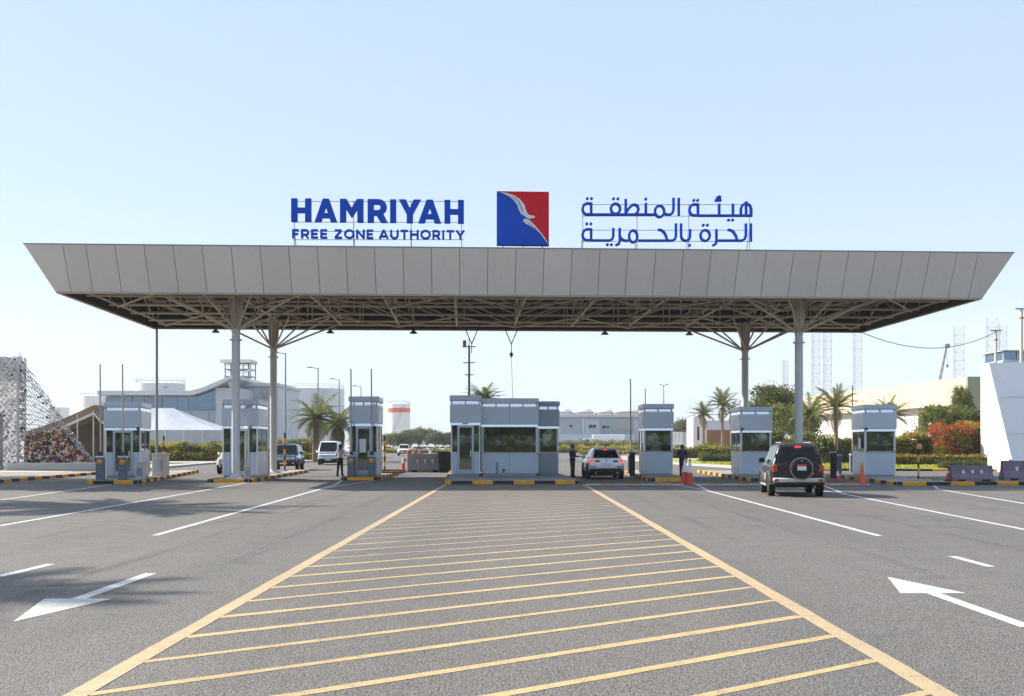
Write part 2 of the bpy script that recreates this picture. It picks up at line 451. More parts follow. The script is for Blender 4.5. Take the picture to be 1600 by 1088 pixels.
# ------------------------------------------------------------------ mesh helpers
class MB:
    """collects boxes, tubes, prisms; build() links them as ONE mesh object"""
    def __init__(self):
        self.v = []; self.f = []; self.m = []
    def add(self, vs, fs, mi=0):
        o = len(self.v)
        self.v += [tuple(x) for x in vs]
        self.f += [tuple(i + o for i in f) for f in fs]
        self.m += [mi] * len(fs)
        return self
    def box(self, x0, x1, y0, y1, z0, z1, mi=0):
        vs = [(x0, y0, z0), (x1, y0, z0), (x1, y1, z0), (x0, y1, z0), (x0, y0, z1), (x1, y0, z1), (x1, y1, z1), (x0, y1, z1)]
        fs = [(0, 3, 2, 1), (4, 5, 6, 7), (0, 1, 5, 4), (1, 2, 6, 5), (2, 3, 7, 6), (3, 0, 4, 7)]
        return self.add(vs, fs, mi)
    def bbox(self, x0, x1, y0, y1, z0, z1, b=0.02, mi=0):
        """box with chamfered edges (24 corner points)"""
        bm = bmesh.new()
        bmesh.ops.create_cube(bm, size=1)
        for v in bm.verts:
            v.co = (x0 + (v.co.x + .5) * (x1 - x0), y0 + (v.co.y + .5) * (y1 - y0), z0 + (v.co.z + .5) * (z1 - z0))
        bmesh.ops.bevel(bm, geom=list(bm.edges), offset=b, segments=1, affect='EDGES', profile=0.5)
        bm.verts.index_update()
        self.add([v.co[:] for v in bm.verts], [[v.index for v in f.verts] for f in bm.faces], mi)
        bm.free()
        return self
    def tube(self, p, q, r0, r1=None, n=8, mi=0, caps=True):
        p = Vector(p); q = Vector(q)
        r1 = r0 if r1 is None else r1
        d = (q - p)
        if d.length < 1e-6:
            return self
        d.normalize()
        a = Vector((0, 0, 1)) if abs(d.z) < 0.9 else Vector((1, 0, 0))
        e1 = d.cross(a).normalized(); e2 = d.cross(e1)
        vs = []
        for c, r in ((p, r0), (q, r1)):
            for k in range(n):
                t = 2 * PI * k / n
                vs.append(c + e1 * (r * math.cos(t)) + e2 * (r * math.sin(t)))
        fs = [(k, n + k, n + (k + 1) % n, (k + 1) % n) for k in range(n)]
        if caps:
            fs += [tuple(range(n)), tuple(range(2 * n - 1, n - 1, -1))]
        return self.add(vs, fs, mi)
    def path(self, pts, r, n=6, mi=0):
        for a, b in zip(pts[:-1], pts[1:]):
            self.tube(a, b, r, r, n, mi)
        return self
    def lathe(self, prof, n=16, c=(0, 0, 0), mi=0, axis='z', caps=True):
        vs = []
        for r, z in prof:
            for k in range(n):
                t = 2 * PI * k / n
                x, y = r * math.cos(t), r * math.sin(t)
                if axis == 'z': vs.append((c[0] + x, c[1] + y, c[2] + z))
                elif axis == 'x': vs.append((c[0] + z, c[1] + x, c[2] + y))
                else: vs.append((c[0] + y, c[1] + z, c[2] + x))
        fs = []
        for i in range(len(prof) - 1):
            for k in range(n):
                fs.append((i * n + k, i * n + (k + 1) % n, (i + 1) * n + (k + 1) % n, (i + 1) * n + k))
        if caps:
            fs.append(tuple(range(n - 1, -1, -1)))
            L = (len(prof) - 1) * n
            fs.append(tuple(range(L, L + n)))
        return self.add(vs, fs, mi)
    def prism(self, poly, d, mi=0):
        """polygon points (3D) pushed along vector d"""
        n = len(poly); d = Vector(d)
        vs = [Vector(p) for p in poly] + [Vector(p) + d for p in poly]
        fs = [tuple(range(n)), tuple(range(2 * n - 1, n - 1, -1))]
        fs += [(k, n + k, n + (k + 1) % n, (k + 1) % n) for k in range(n)]
        return self.add(vs, fs, mi)
    def mesh(self, name, mats, smooth=None):
        me = bpy.data.meshes.new(name)
        me.from_pydata(self.v, [], self.f)
        for x in mats:
            me.materials.append(x)
        if len(mats) > 1:
            me.polygons.foreach_set('material_index', self.m)
        me.validate()
        bm = bmesh.new(); bm.from_mesh(me)
        bmesh.ops.recalc_face_normals(bm, faces=bm.faces)
        bm.to_mesh(me); bm.free()
        if smooth is not None:
            me.shade_smooth()
            me.set_sharp_from_angle(angle=R(smooth))
        me.update()
        return me
    def build(self, name, mats, parent=None, smooth=None, loc=None):
        if not isinstance(mats, (list, tuple)):
            mats = [mats]
        return link(name, self.mesh(name, mats, smooth), parent, loc)

def link(name, me, parent=None, loc=None, rz=None):
    o = bpy.data.objects.new(name, me)
    COL.objects.link(o)
    if parent is not None:
        o.parent = parent
    if loc is not None:
        o.location = loc
    if rz is not None:
        o.rotation_euler = (0, 0, rz)
    return o

def tag(o, label=None, cat=None, group=None, kind=None):
    if label: o['label'] = label
    if cat: o['category'] = cat
    if group: o['group'] = group
    if kind: o['kind'] = kind
    return o

def thing(name, label, cat, loc=(0, 0, 0), rz=0.0, group=None):
    o = bpy.data.objects.new(name, None)
    o.empty_display_size = 0.3
    COL.objects.link(o)
    o.location = loc
    o.rotation_euler = (0, 0, rz)
    return tag(o, label, cat, group)

def copy_tree(src, parent=None):
    c = src.copy()
    COL.objects.link(c)
    c.parent = parent
    for ch in list(src.children):
        copy_tree(ch, c)
    return c

def place_copy(src, label, loc, rz=0.0, s=1.0, group=None):
    c = copy_tree(src)
    c.location = loc
    c.rotation_euler = (0, 0, rz)
    c.scale = (s, s, s) if isinstance(s, (int, float)) else s
    c['label'] = label
    if group: c['group'] = group
    return c

def sheet(name, pts, z, m, parent=None, kind=None, skirt=0.0):
    """flat polygon, with a skirt down when it is a raised slab"""
    mb = MB()
    if skirt:
        mb.prism([(x, y, z) for x, y in pts], (0, 0, -skirt))
    else:
        mb.add([(x, y, z) for x, y in pts], [tuple(range(len(pts)))])
    o = mb.build(name, m, parent)
    if not skirt:
        me = o.data
        if me.polygons[0].normal.z < 0:
            me.flip_normals()
    if kind: o['kind'] = kind
    return o

UNIT_BAR = {}
def bar(name, p, q, r, m, parent):
    """round steel bar between two points: shared unit mesh, stretched"""
    key = m.name
    if key not in UNIT_BAR:
        UNIT_BAR[key] = MB().tube((0, 0, 0), (0, 0, 1), 1, 1, 7).mesh('bar', [m], 40)
    p = Vector(p); q = Vector(q); d = q - p
    o = bpy.data.objects.new(name, UNIT_BAR[key])
    COL.objects.link(o)
    o.parent = parent
    o.location = p
    o.rotation_mode = 'QUATERNION'
    o.rotation_quaternion = Vector((0, 0, 1)).rotation_difference(d.normalized())
    o.scale = (r, r, d.length)
    return o

# leaf clouds --------------------------------------------------------
def leaf_mesh(name, centers, size, mats, mi=None, flat=0.0, jitter=0.4, aspect=0.6):
    """one small quad per centre, turned every way"""
    c = np.asarray(centers, dtype=float)
    n = len(c)
    s = size * (1 + jitter * (rng.random(n) * 2 - 1))
    a = rng.normal(size=(n, 3)); a[:, 2] *= (1 - flat)
    a /= np.linalg.norm(a, axis=1)[:, None] + 1e-9
    b = rng.normal(size=(n, 3))
    b -= a * np.sum(a * b, axis=1)[:, None]
    b /= np.linalg.norm(b, axis=1)[:, None] + 1e-9
    A = a * (s * 0.5)[:, None]; B = b * (s * 0.5 * aspect)[:, None]
    v = np.empty((n, 4, 3))
    v[:, 0] = c - A; v[:, 1] = c + B * 1.0 - A * 0.1; v[:, 2] = c + A; v[:, 3] = c - B - A * 0.1
    me = bpy.data.meshes.new(name)
    me.vertices.add(n * 4)
    me.vertices.foreach_set('co', v.reshape(-1))
    me.loops.add(n * 4)
    me.loops.foreach_set('vertex_index', np.arange(n * 4, dtype=np.int32))
    me.polygons.add(n)
    me.polygons.foreach_set('loop_start', np.arange(0, n * 4, 4, dtype=np.int32))
    for x in mats:
        me.materials.append(x)
    if mi is not None:
        me.polygons.foreach_set('material_index', np.asarray(mi, dtype=np.int32))
    me.update(calc_edges=True)
    return me

def clump_points(n_clump, per, rx, ry, rz, cz, clump_r, lobes=None):
    """leaf centres gathered in clumps near an uneven crown surface"""
    pts = []
    for k in range(n_clump):
        d = rng.normal(size=3); d /= np.linalg.norm(d)
        if d[2] < -0.45: d[2] *= -0.6
        rad = 0.55 + 0.45 * rng.random() ** 0.6
        bulge = 1 + 0.22 * math.sin(3.1 * d[0] + 1.7) * math.cos(2.3 * d[1] + 4 * d[2])
        c = np.array([d[0] * rx, d[1] * ry, d[2] * rz]) * rad * bulge + np.array([0, 0, cz])
        q = rng.normal(size=(per, 3)) * clump_r * (0.6 + 0.6 * rng.random())
        q[:, 2] *= 0.7
        pts.append(c + q)
    return np.vstack(pts)

TREE_PROTO = {}
def tree_proto(kind, n_clump=110, per=34, mats=('leaf_dark', 'leaf_mid'), leaf=0.32):
    """height 8, crown about 6.5 wide, origin at the trunk's foot"""
    if kind in TREE_PROTO:
        return TREE_PROTO[kind]
    pts = clump_points(n_clump, per, 2.9, 2.9, 2.7, 5.2, 0.42)
    mi = (rng.random(len(pts)) < 0.45).astype(int) if len(mats) > 1 else None
    crown = leaf_mesh('crown', pts, leaf, [M[x] for x in mats], mi)
    tb = MB()
    bend = [(0, 0, -0.1), (0.06, 0.03, 1.2), (-0.05, 0.08, 2.4), (0.05, 0.0, 3.6)]
    rad = [0.24, 0.19, 0.16, 0.13]
    for i in range(3):
        tb.tube(bend[i], bend[i + 1], rad[i], rad[i + 1], 8)
    limbs = MB()
    for k in range(7):
        a = k * 0.9 + random.random() * .5
        z0 = 2.2 + 0.25 * k
        p0 = Vector((0, 0.04, z0))
        p1 = p0 + Vector((math.cos(a) * 1.0, math.sin(a) * 1.0, 0.9 + 0.2 * random.random()))
        p2 = p1 + Vector((math.cos(a + .3) * 0.9, math.sin(a + .3) * 0.9, 0.8))
        limbs.tube(p0, p1, 0.085, 0.06, 6).tube(p1, p2, 0.06, 0.025, 6)
    TREE_PROTO[kind] = (crown, tb.mesh('trunk', [M['bark']], 50), limbs.mesh('limbs', [M['bark']], 50))
    return TREE_PROTO[kind]

def tree(kind, label, loc, s=1.0, rz=0.0, group=None, name='tree'):
    crown, trunk, limbs = TREE_PROTO[kind]
    t = thing(name, label, 'tree', loc, rz, group)
    t.scale = s if isinstance(s, tuple) else (s, s, s)
    tr = link('trunk', trunk, t)
    link('limbs', limbs, tr)
    link('crown', crown, t)
    return t

def frond_mesh(name, length, droop, m, n=15, width=0.55):
    """a feather leaf: midrib with leaflets both sides, arching over along +x"""
    mb = MB()
    pts = []
    for i in range(n + 1):
        t = i / n
        x = length * (t - 0.18 * t * t * droop)
        z = length * (0.42 * t - 0.62 * droop * t * t)
        pts.append(Vector((x, 0, z)))
    for i in range(n):
        r0 = 0.03 * (1 - i / n) + 0.006
        mb.tube(pts[i], pts[i + 1], r0, r0 * 0.9, 4, caps=False)
    for i in range(2, n + 1):
        t = i / n
        w = width * math.sin(PI * min(1, t * 0.86 + 0.12)) ** 0.7
        for sgn in (-1, 1):
            for h in (0.0, 0.5):
                p = pts[i - 1].lerp(pts[i], h)
                fwd = (pts[i] - pts[i - 1]).normalized()
                tip = p + fwd * (w * 0.75) + Vector((0, sgn * w * 0.8, w * (0.10 - 0.35 * random.random())))
                wd = fwd * 0.032 * length / 2
                mb.add([p - wd, p + wd, tip], [(0, 1, 2)])
    return mb.mesh(name, [m])

FRONDS = None
def palm(label, loc, trunk_h=4.0, s=1.0, n=30, tr=0.17, group=None, lean=0.0, skirt=6, name='palm_tree', up=0.0):
    global FRONDS
    if FRONDS is None:
        FRONDS = [frond_mesh('frond', 2.5, d, M['palm_leaf'], width=w) for d, w in ((0.55, .5), (0.8, .55), (1.05, .5), (0.35, .45))]
        FRONDS.append(frond_mesh('frond', 2.2, 1.25, M['palm_dry'], 12, 0.4))
    t = thing(name, label, 'palm tree', loc, random.random() * 6.28, group)
    mb = MB()
    k = max(6, int(trunk_h / 0.28))
    for i in range(k):
        z0 = trunk_h * i / k - (0.1 if i == 0 else 0); z1 = trunk_h * (i + 1) / k
        x0 = lean * (i / k) ** 2; x1 = lean * ((i + 1) / k) ** 2
        r = tr * (1.12 - 0.22 * i / k)
        mb.tube((x0, 0, z0), (x1, 0, z1), r * 0.86, r * 1.08, 9)
    mb.build('trunk', M['palm_bark'], t, 60)
    for i in range(n + skirt):
        o = bpy.data.objects.new('frond', FRONDS[i % 4] if i < n else FRONDS[4])
        COL.objects.link(o); o.parent = t
        a = i * 2.39996 + random.random() * 0.3
        tilt = (R(62) - R(80) * (i / n) ** 0.9 + up) if i < n else R(-35 - 25 * random.random())
        o.location = (lean, 0, trunk_h - 0.08 + 0.12 * random.random())
        o.rotation_euler = (R(random.uniform(-14, 14)), -tilt + R(20), a)
        q = s * random.uniform(0.85, 1.12)
        o.scale = (q, q, q)
    return t

def hedge(label, x0, x1, y0, y1, z1, mats, n, leaf=0.14, rz=0.0, z0=0.0, weights=None, lump=0.15, name='hedge', group=None, core=True, cat='hedge'):
    """clipped or loose hedge: dark inside, leaves all over the faces and top"""
    t = thing(name, label, cat, ((x0 + x1) / 2, (y0 + y1) / 2, z0), rz, group)
    hx, hy, h = (x1 - x0) / 2, (y1 - y0) / 2, z1 - z0
    pts = []
    areas = np.array([2 * hx * h, 2 * hx * h * 0.25, 2 * hy * h, 2 * hy * h, 4 * hx * hy])
    side = rng.choice(5, size=n, p=areas / areas.sum())
    u = rng.random(n); w = rng.random(n)
    p = np.zeros((n, 3))
    for k in range(5):
        i = side == k
        if k < 2:
            p[i] = np.stack([(u[i] * 2 - 1) * hx, np.full(i.sum(), -hy if k == 0 else hy), w[i] * h], 1)
        elif k < 4:
            p[i] = np.stack([np.full(i.sum(), -hx if k == 2 else hx), (u[i] * 2 - 1) * hy, w[i] * h], 1)
        else:
            p[i] = np.stack([(u[i] * 2 - 1) * hx, (w[i] * 2 - 1) * hy, np.full(i.sum(), h)], 1)
    wob = lump * (np.sin(p[:, 0] * 1.9 + 1) + np.sin(p[:, 0] * 4.3 + p[:, 1] * 2) * 0.6)
    p[:, 2] += wob * np.clip(p[:, 2] / h, 0, 1)
    p += rng.normal(size=p.shape) * leaf * 0.6
    p[:, 2] = np.abs(p[:, 2])
    if weights is None:
        mi = rng.integers(0, len(mats), n)
    else:
        cl = np.sin(p[:, 0] * 2.1 + p[:, 2] * 3) + np.sin(p[:, 0] * 0.9 - p[:, 2] * 1.3 + 2) + rng.normal(size=n) * 0.8
        q = np.argsort(np.argsort(cl)) / n
        mi = np.searchsorted(np.cumsum(weights), q).clip(0, len(mats) - 1)
    o = link('foliage', leaf_mesh('foliage', p, leaf, [M[x] for x in mats], mi), t)
    if core:
        s = leaf * 0.8 + lump * 0.5
        MB().box(-hx + s, hx - s, -hy + s, hy - s, 0.0, max(0.1, h - s * .7)).build('stem_core', M['hedge_core'], t)  # solid dark filler box inside the leaves, drawn in place of stems
    return t

# ================================================================== SETTING
sheet('ground', [(-3000, -400), (3000, -400), (3000, 4000), (-3000, 4000)], -0.012, M['sand'], kind='structure')
road = sheet('road', [(-70, -70), (75, -70), (75, 70), (48, 330), (-75, 330), (-75, 120)], 0.0, M['asphalt'], kind='structure')

def strip(name, a, b, w, m, z=0.004, parent=road):
    a = Vector(a); b = Vector(b)
    d = (b - a).normalized(); n = Vector((-d.y, d.x)) * (w / 2)
    # hand-laid paint: edges waver a few millimetres
    k_ = max(2, min(60, int((b - a).length / 0.45)))
    nn = Vector((-d.y, d.x))
    lf, rt = [], []
    for i in range(k_ + 1):
        c = a.lerp(b, i / k_)
        lf.append(tuple(c + nn * (w / 2 + random.uniform(-.009, .007))))
        rt.append(tuple(c - nn * (w / 2 + random.uniform(-.009, .007))))
    mb = MB()
    mb.add([(x, y, z) for x, y in lf] + [(x, y, z) for x, y in rt], [(k_ + 1 + i, k_ + 2 + i, i + 1, i) for i in range(k_)])
    return mb.build(name, m, parent)

# yellow box: two border lines and its slanting bars
YL, YR = -3.16, 3.08
strip('border_line', (YL, -4), (YL - 0.0, 47.6), 0.18, M['yellow_paint'])
strip('border_line', (YR, -4), (YR + 0.0, 47.6), 0.19, M['yellow_paint'])
yy = 0.83
k = 0
while yy < 45.5:
    w = 0.125 + 0.015 * math.sin(k * 1.7)
    a = Vector((YL + 0.08, yy)); b = Vector((YR - 0.08, yy + 4.59))
    if b.y > 47.2:
        t = (47.2 - a.y) / (b.y - a.y); b = a.lerp(b, t)
    strip('hatch_bar', a, b, w if yy < 16 else w * .8, M['yellow_hatch' if yy < 16 else 'yellow_worn'], 0.003)
    yy += 1.13; k += 1
# saw-cut joints sealed with bitumen across the lanes
M['sealant'] = mat('bitumen_sealant', (0.03, 0.028, 0.027), 0.6, var=0.3)
strip('sealed_joint', (-19.5, 31.6), (-0.4, 32.1), 0.045, M['sealant'], 0.0015)
strip('sealed_joint', (3.4, 36.6), (12.5, 36.2), 0.04, M['sealant'], 0.0015)
strip('sealed_joint', (-7.0, 22.5), (-5.8, 46.0), 0.03, M['sealant'], 0.0015)
# rubber laid down by braking tyres: thin film, patchy, the road shows through
def tyre_film_mat():
    m, nt, b = new_mat('tyre_rubber_film')
    b.inputs['Base Color'].default_value = (0.035, 0.032, 0.03, 1)
    b.inputs['Roughness'].default_value = 0.7
    tr = nd(nt, 'ShaderNodeBsdfTransparent')
    mx = nd(nt, 'ShaderNodeMixShader')
    f = noise(nt, 1.0, 5, 0.65, pos(nt, (5.0, 0.22, 1)))
    nt.links.new(ramp(nt, f, 0.42, 0.78, 0.0, 0.26), mx.inputs[0])
    nt.links.new(tr.outputs[0], mx.inputs[1]); nt.links.new(b.outputs[0], mx.inputs[2])
    nt.links.new(mx.outputs[0], nt.nodes.get('Material Output').inputs[0])
    return m
M['tyre_film'] = tyre_film_mat()
for (xa, ya, xb, yb, w) in ((-4.3, 16, -4.7, 47, .24), (-5.9, 12, -6.2, 46, .22), (4.2, 20, 4.0, 47, .24), (5.8, 14, 5.7, 46.5, .24), (8.6, 18, 9.4, 46, .22), (10.2, 24, 10.9, 46, .22), (-9.2, 20, -10.3, 47, .22), (-10.7, 26, -11.8, 47, .2), (12.9, 27, 15.2, 45, .22)):
    strip('tyre_mark', (xa, ya), (xb, yb), w, M['tyre_film'], 0.006)
# white lane lines
W = M['white_paint']
strip('lane_line', (-7.15, 20.9), (-8.05, 46.8), 0.15, W)
strip('lane_line', (-8.05, 46.8), (-8.75, 53.2), 0.15, W, 0.0045)
strip('lane_line', (-7.9, 43.5), (-7.1, 53.2), 0.13, W, 0.0035)
strip('lane_line', (-7.05, 14.4), (-7.0, 15.9), 0.15, W)
strip('lane_line', (-7.05, 7.6), (-7.03, 9.6), 0.15, W)
strip('lane_line', (-11.1, 16.0), (-12.35, 43.5), 0.15, W)
strip('lane_line', (-12.35, 43.5), (-12.75, 50.0), 0.15, W, 0.0045)
strip('lane_line', (-15.6, 24.0), (-18.2, 47.6), 0.15, W)
strip('lane_line', (7.16, 20.8), (7.5, 42.2), 0.15, W)
strip('lane_line', (7.5, 42.2), (6.75, 51.6), 0.15, W, 0.0045)
strip('lane_line', (7.45, 40.5), (8.55, 51.6), 0.13, W, 0.0035)
strip('lane_line', (7.0, 15.55), (7.02, 17.0), 0.15, W)
strip('lane_line', (7.0, 8.0), (7.0, 10.0), 0.15, W)
strip('lane_line', (10.6, 20.0), (12.0, 39.0), 0.15, W)
strip('lane_line', (12.0, 39.0), (11.7, 51.0), 0.15, W, 0.0045)
strip('lane_line', (12.0, 38.5), (14.4, 51.0), 0.13, W, 0.0035)
strip('lane_line', (14.6, 26.0), (17.0, 42.5), 0.15, W)
strip('lane_line', (17.0, 42.5), (18.3, 46.2), 0.13, W, 0.0045)

def arrow(name, x, y0, y1, flip):
    """one-headed lane arrow; its tip at y1"""
    s = 1 if y1 > y0 else -1
    L = abs(y1 - y0)
    pts = [(-0.085, 0), (0.085, 0), (0.085, L * 0.60), (0.40, L * 0.60), (0, L), (-0.40, L * 0.60), (-0.085, L * 0.60)]
    o = sheet(name, [(x + px * flip, y0 + s * py) for px, py in pts], 0.004, W, road)
    return o
arrow('lane_arrow', -5.1, 14.75, 10.7, 1)
arrow('lane_arrow', 5.05, 10.4, 14.35, 1)

# ------------------------------------------------------------------ kerbs and islands
KB = {}
def kerb_block_mesh(key):
    if key not in KB:
        KB[key] = MB().bbox(-0.5, 0.5, -0.08, 0.08, -0.03, 0.16, 0.022).mesh('kerb_block', [M[key]], 30)
    return KB[key]

def kerb_run(pts, parent, keys=('kerb_yellow', 'kerb_black'), step=0.98, start=0, jit=0.004):
    k = start
    for a, b in zip(pts[:-1], pts[1:]):
        a = Vector(a); b = Vector(b); d = b - a
        n = max(1, round(d.length / step)); L = d.length / n
        for i in range(n):
            c = a + d * ((i + 0.5) / n)
            o = bpy.data.objects.new('kerb_block', kerb_block_mesh(keys[k % len(keys)]))
            COL.objects.link(o); o.parent = parent
            o.location = (c.x, c.y, random.uniform(-jit, jit))
            o.rotation_euler = (0, 0, math.atan2(d.y, d.x) + random.uniform(-.006, .006))
            o.scale = ((L - 0.012), 1, 1)
            k += 1

def island(x, y, w, l, rot):
    o = bpy.data.objects.new('traffic_island', MB().box(-w / 2 + .07, w / 2 - .07, .07, l - .07, -0.02, 0.145).mesh('traffic_island', [M['island_concrete']]))
    COL.objects.link(o)
    o.location = (x, y, 0); o.rotation_euler = (0, 0, R(rot)); o['kind'] = 'structure'
    c = 0.28
    kerb_run([(-w / 2, l), (-w / 2, c), (-w / 2 + c, 0), (w / 2 - c, 0), (w / 2, c), (w / 2, l)], o)
    kerb_run([(w / 2, l + .08), (-w / 2, l + .08)], o)
    return o
ISL = {}
ISL['b1'] = island(-18.4, 48.3, 2.3, 20, 9.5)
ISL['b2'] = island(-13.65, 50.2, 2.0, 19, 3)
ISL['b3'] = island(-7.85, 53.4, 1.9, 15, 2)
ISL['c'] = island(-0.1, 48.1, 6.2, 18, 2.8)
ISL['b5'] = island(7.5, 51.8, 1.9, 17, -1)
ISL['b6'] = island(13.1, 51.2, 3.2, 17, -1)
ISL['b7'] = island(18.1, 46.6, 2.6, 15, -4)

def on_island(key, x, y, z=0.145):
    o = ISL[key]
    return Matrix.Translation(o.location) @ Matrix.Rotation(o.rotation_euler.z, 4, 'Z') @ Vector((x, y, z))

# verge on the left, with its painted kerb
verge = sheet('left_pavement', [(-24.25, -60), (-24.25, 48), (-26.4, 78), (-30, 120), (-70, 120), (-70, -60)], 0.13, M['paver'], kind='structure', skirt=0.15)
kerb_run([(-24.15, 30), (-24.15, 48), (-26.3, 78)], verge)
sheet('pale_pavement', [(-27.0, 78), (-29.6, 118), (-62, 118), (-62, 64), (-27.6, 64)], 0.136, M['pale_paver'], kind='structure')
# median strip on the right
med = sheet('right_median', [(19.6, 47.0), (40, 47.4), (40, 50.0), (19.7, 49.8)], 0.13, M['paver'], kind='structure', skirt=0.15)
kerb_run([(19.4, 46.9), (40, 47.3)], med)
# garden bed and lawn on the right
LAWN = [(13.2, 118), (15.2, 92), (17.7, 75.5), (20.5, 73), (27, 72), (60, 69), (70, 160), (12, 160)]
lawn_bed = sheet('garden_bed', LAWN, 0.12, M['sand'], kind='structure', skirt=0.14)
kerb_run([(13.1, 118), (15.1, 92), (17.6, 75.4)], lawn_bed, ('kerb_stone', 'kerb_stone', 'grey_wall'))
kerb_run([(17.6, 75.4), (20.4, 72.9), (27, 71.9), (60, 68.9)], lawn_bed, ('kerb_yellow', 'kerb_black', 'kerb_black'), 1.3)
lawn = sheet('lawn', [(14.0, 116), (15.8, 92.5), (18.1, 76.2), (20.7, 73.6), (27, 72.6), (58, 69.8), (64, 104), (16, 124)], 0.128, M['grass'])
tag(lawn, None, None, None, 'structure')
def grass_blades():
    pts = []
    for (xa, xb, ya, yb, n) in ((16.5, 45, 74.5, 100, 14000),):
        x = rng.random(n) * (xb - xa) + xa; y = ya + (yb - ya) * rng.random(n) ** 1.4
        ok = x > 18.6 - (y - 75) * 0.09
        pts.append(np.stack([x[ok], y[ok], np.full(ok.sum(), 0.16)], 1))
    o = link('grass', leaf_mesh('grass', np.vstack(pts), 0.16, [M['grass']], None, -0.5))
    tag(o, 'mown yellow green grass of the lawn behind the right kerb', 'grass', None, 'stuff')
grass_blades()
# planted strip on the far left behind the booths
bed_l = sheet('garden_bed', [(-38, 106), (-21.5, 106), (-20.0, 150), (-38, 150)], 0.12, M['sand'], kind='structure', skirt=0.14)
kerb_run([(-38, 105.9), (-21.4, 105.9), (-19.9, 150)], bed_l, ('kerb_stone', 'grey_wall'))
bed_c = sheet('garden_bed', [(3.5, 205), (48, 185), (52, 245), (3.0, 245)], 0.12, M['sand'], kind='structure', skirt=0.14)

# raised strip laid across the outbound lanes, white and yellow blocks
hump = thing('speed_bump', 'low white and yellow striped speed bump across the right lanes', 'speed bump', (3.2, 47.4, 0))
hm = [MB().prism([(0, -0.13, 0.0), (0, -0.09, 0.03), (0, 0.09, 0.03), (0, 0.13, 0.0)], (0.6, 0, 0)).mesh('bump_block', [M[k]]) for k in ('white_paint', 'kerb_yellow')]
for i in range(21):
    link('bump_block', hm[i % 2], hump, (i * 0.61, i * 0.02, 0.0))

# ================================================================== CANOPY
CY = R(2.78)
CAN0 = Vector((0.24, 56.95, 0))
can = thing('gate_canopy', 'long grey panelled canopy on steel columns over the gate lanes', 'canopy', CAN0, CY)
HX, HY, ZB, ZT, LEAN = 21.7, 7.6, 8.8, 10.77, 1.0

def can_local(u, v, b):
    """local (x, z) of the photo pixel on the canopy's plane y = b"""
    c, s = math.cos(CY), math.sin(CY)
    k = (u - VPX) / F_PX
    a = (k * (CAN0.y + b * c) - CAN0.x + b * s) / (c - k * s)
    Y = CAN0.y + a * s + b * c
    return a, wz(v, Y)

# front fascia panels: 31 wide ones between two narrow ones and the mitred corners
def fascia_front(sign):
    xs = [-21.0, -20.0]
    n = 31
    for i in range(1, n + 1):
        xs.append(-20.0 + 40.0 * i / n)
    xs.append(21.0)
    def panel(b0, b1, t0, t1):
        g = 0.012
        mb = MB()
        y0, y1 = -HY, -HY - LEAN
        o = Vector((0, 0.05, 0.025))
        q = [Vector((b0 + g, y0, ZB)), Vector((b1 - g, y0, ZB)), Vector((t1 - g, y1, ZT)), Vector((t0 + g, y1, ZT))]
        if sign < 0:
            q = [Vector((-p.x, -p.y, p.z)) for p in q]
            o = Vector((0, -0.05, 0.025))
        mb.prism(q, o)
        mb.build('fascia_panel', M['fascia'], can)
    for a, b in zip(xs[:-1], xs[1:]):
        panel(a, b, a, b)
    panel(-HX, -21.0, -HX - LEAN, -21.0)
    panel(21.0, HX, 21.0, HX + LEAN)
fascia_front(1)
def fascia_back():
    n = 16
    for i in range(n):
        a = -HX + 2 * HX * i / n; b = -HX + 2 * HX * (i + 1) / n
        ta = a * (HX + LEAN) / HX; tb = b * (HX + LEAN) / HX
        q = [(a + .012, HY, ZB), (b - .012, HY, ZB), (tb - .012, HY + LEAN, ZT), (ta + .012, HY + LEAN, ZT)]
        MB().prism(q, (0, -0.05, 0.025)).build('fascia_panel', M['fascia'], can)
    for sg in (-1, 1):
        n2 = 12
        for i in range(n2):
            a = -HY + 2 * HY * i / n2; b = -HY + 2 * HY * (i + 1) / n2
            ta = a * (HY + LEAN) / HY; tb = b * (HY + LEAN) / HY
            q = [(sg * HX, a + .012, ZB), (sg * HX, b - .012, ZB), (sg * (HX + LEAN), tb - .012, ZT), (sg * (HX + LEAN), ta + .012, ZT)]
            MB().prism(q, (-sg * 0.05, 0, 0.025)).build('fascia_panel', M['fascia'], can)
fascia_back()
# dark backing behind the panel joints, coping on top, trim along the bottom
def frustum(name, m, ins, z0, z1, thick):
    mb = MB()
    def ring(z, k):
        t = (z - ZB) / (ZT - ZB)
        x = HX + LEAN * t - k; y = HY + LEAN * t - k
        return [(-x, -y, z), (x, -y, z), (x, y, z), (-x, y, z)]
    A, B_, C_, D_ = ring(z0, ins), ring(z1, ins), ring(z0, ins + thick), ring(z1, ins + thick)
    vs = A + B_ + C_ + D_
    fs = []
    for i in range(4):
        j = (i + 1) % 4
        fs += [(i, j, 4 + j, 4 + i), (8 + j, 8 + i, 12 + i, 12 + j), (4 + i, 4 + j, 12 + j, 12 + i), (j, i, 8 + i, 8 + j)]
    mb.add(vs, fs)
    return mb.build(name, m, can)
frustum('fascia_backing', M['joint'], 0.07, ZB + 0.03, ZT - 0.01, 0.05)
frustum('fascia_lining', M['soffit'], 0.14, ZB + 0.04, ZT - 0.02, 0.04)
frustum('coping', M['panel_dark'], -0.012, ZT + 0.006, ZT + 0.05, 0.22)
frustum('bottom_trim', M['truss'], -0.004, ZB - 0.07, ZB - 0.006, 0.16)
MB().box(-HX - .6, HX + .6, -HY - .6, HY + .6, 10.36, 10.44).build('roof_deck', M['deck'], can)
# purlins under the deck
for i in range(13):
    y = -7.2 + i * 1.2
    MB().box(-21.9, 21.9, y - 0.05, y + 0.05, 10.22, 10.355).build('purlin', M['soffit'], can)

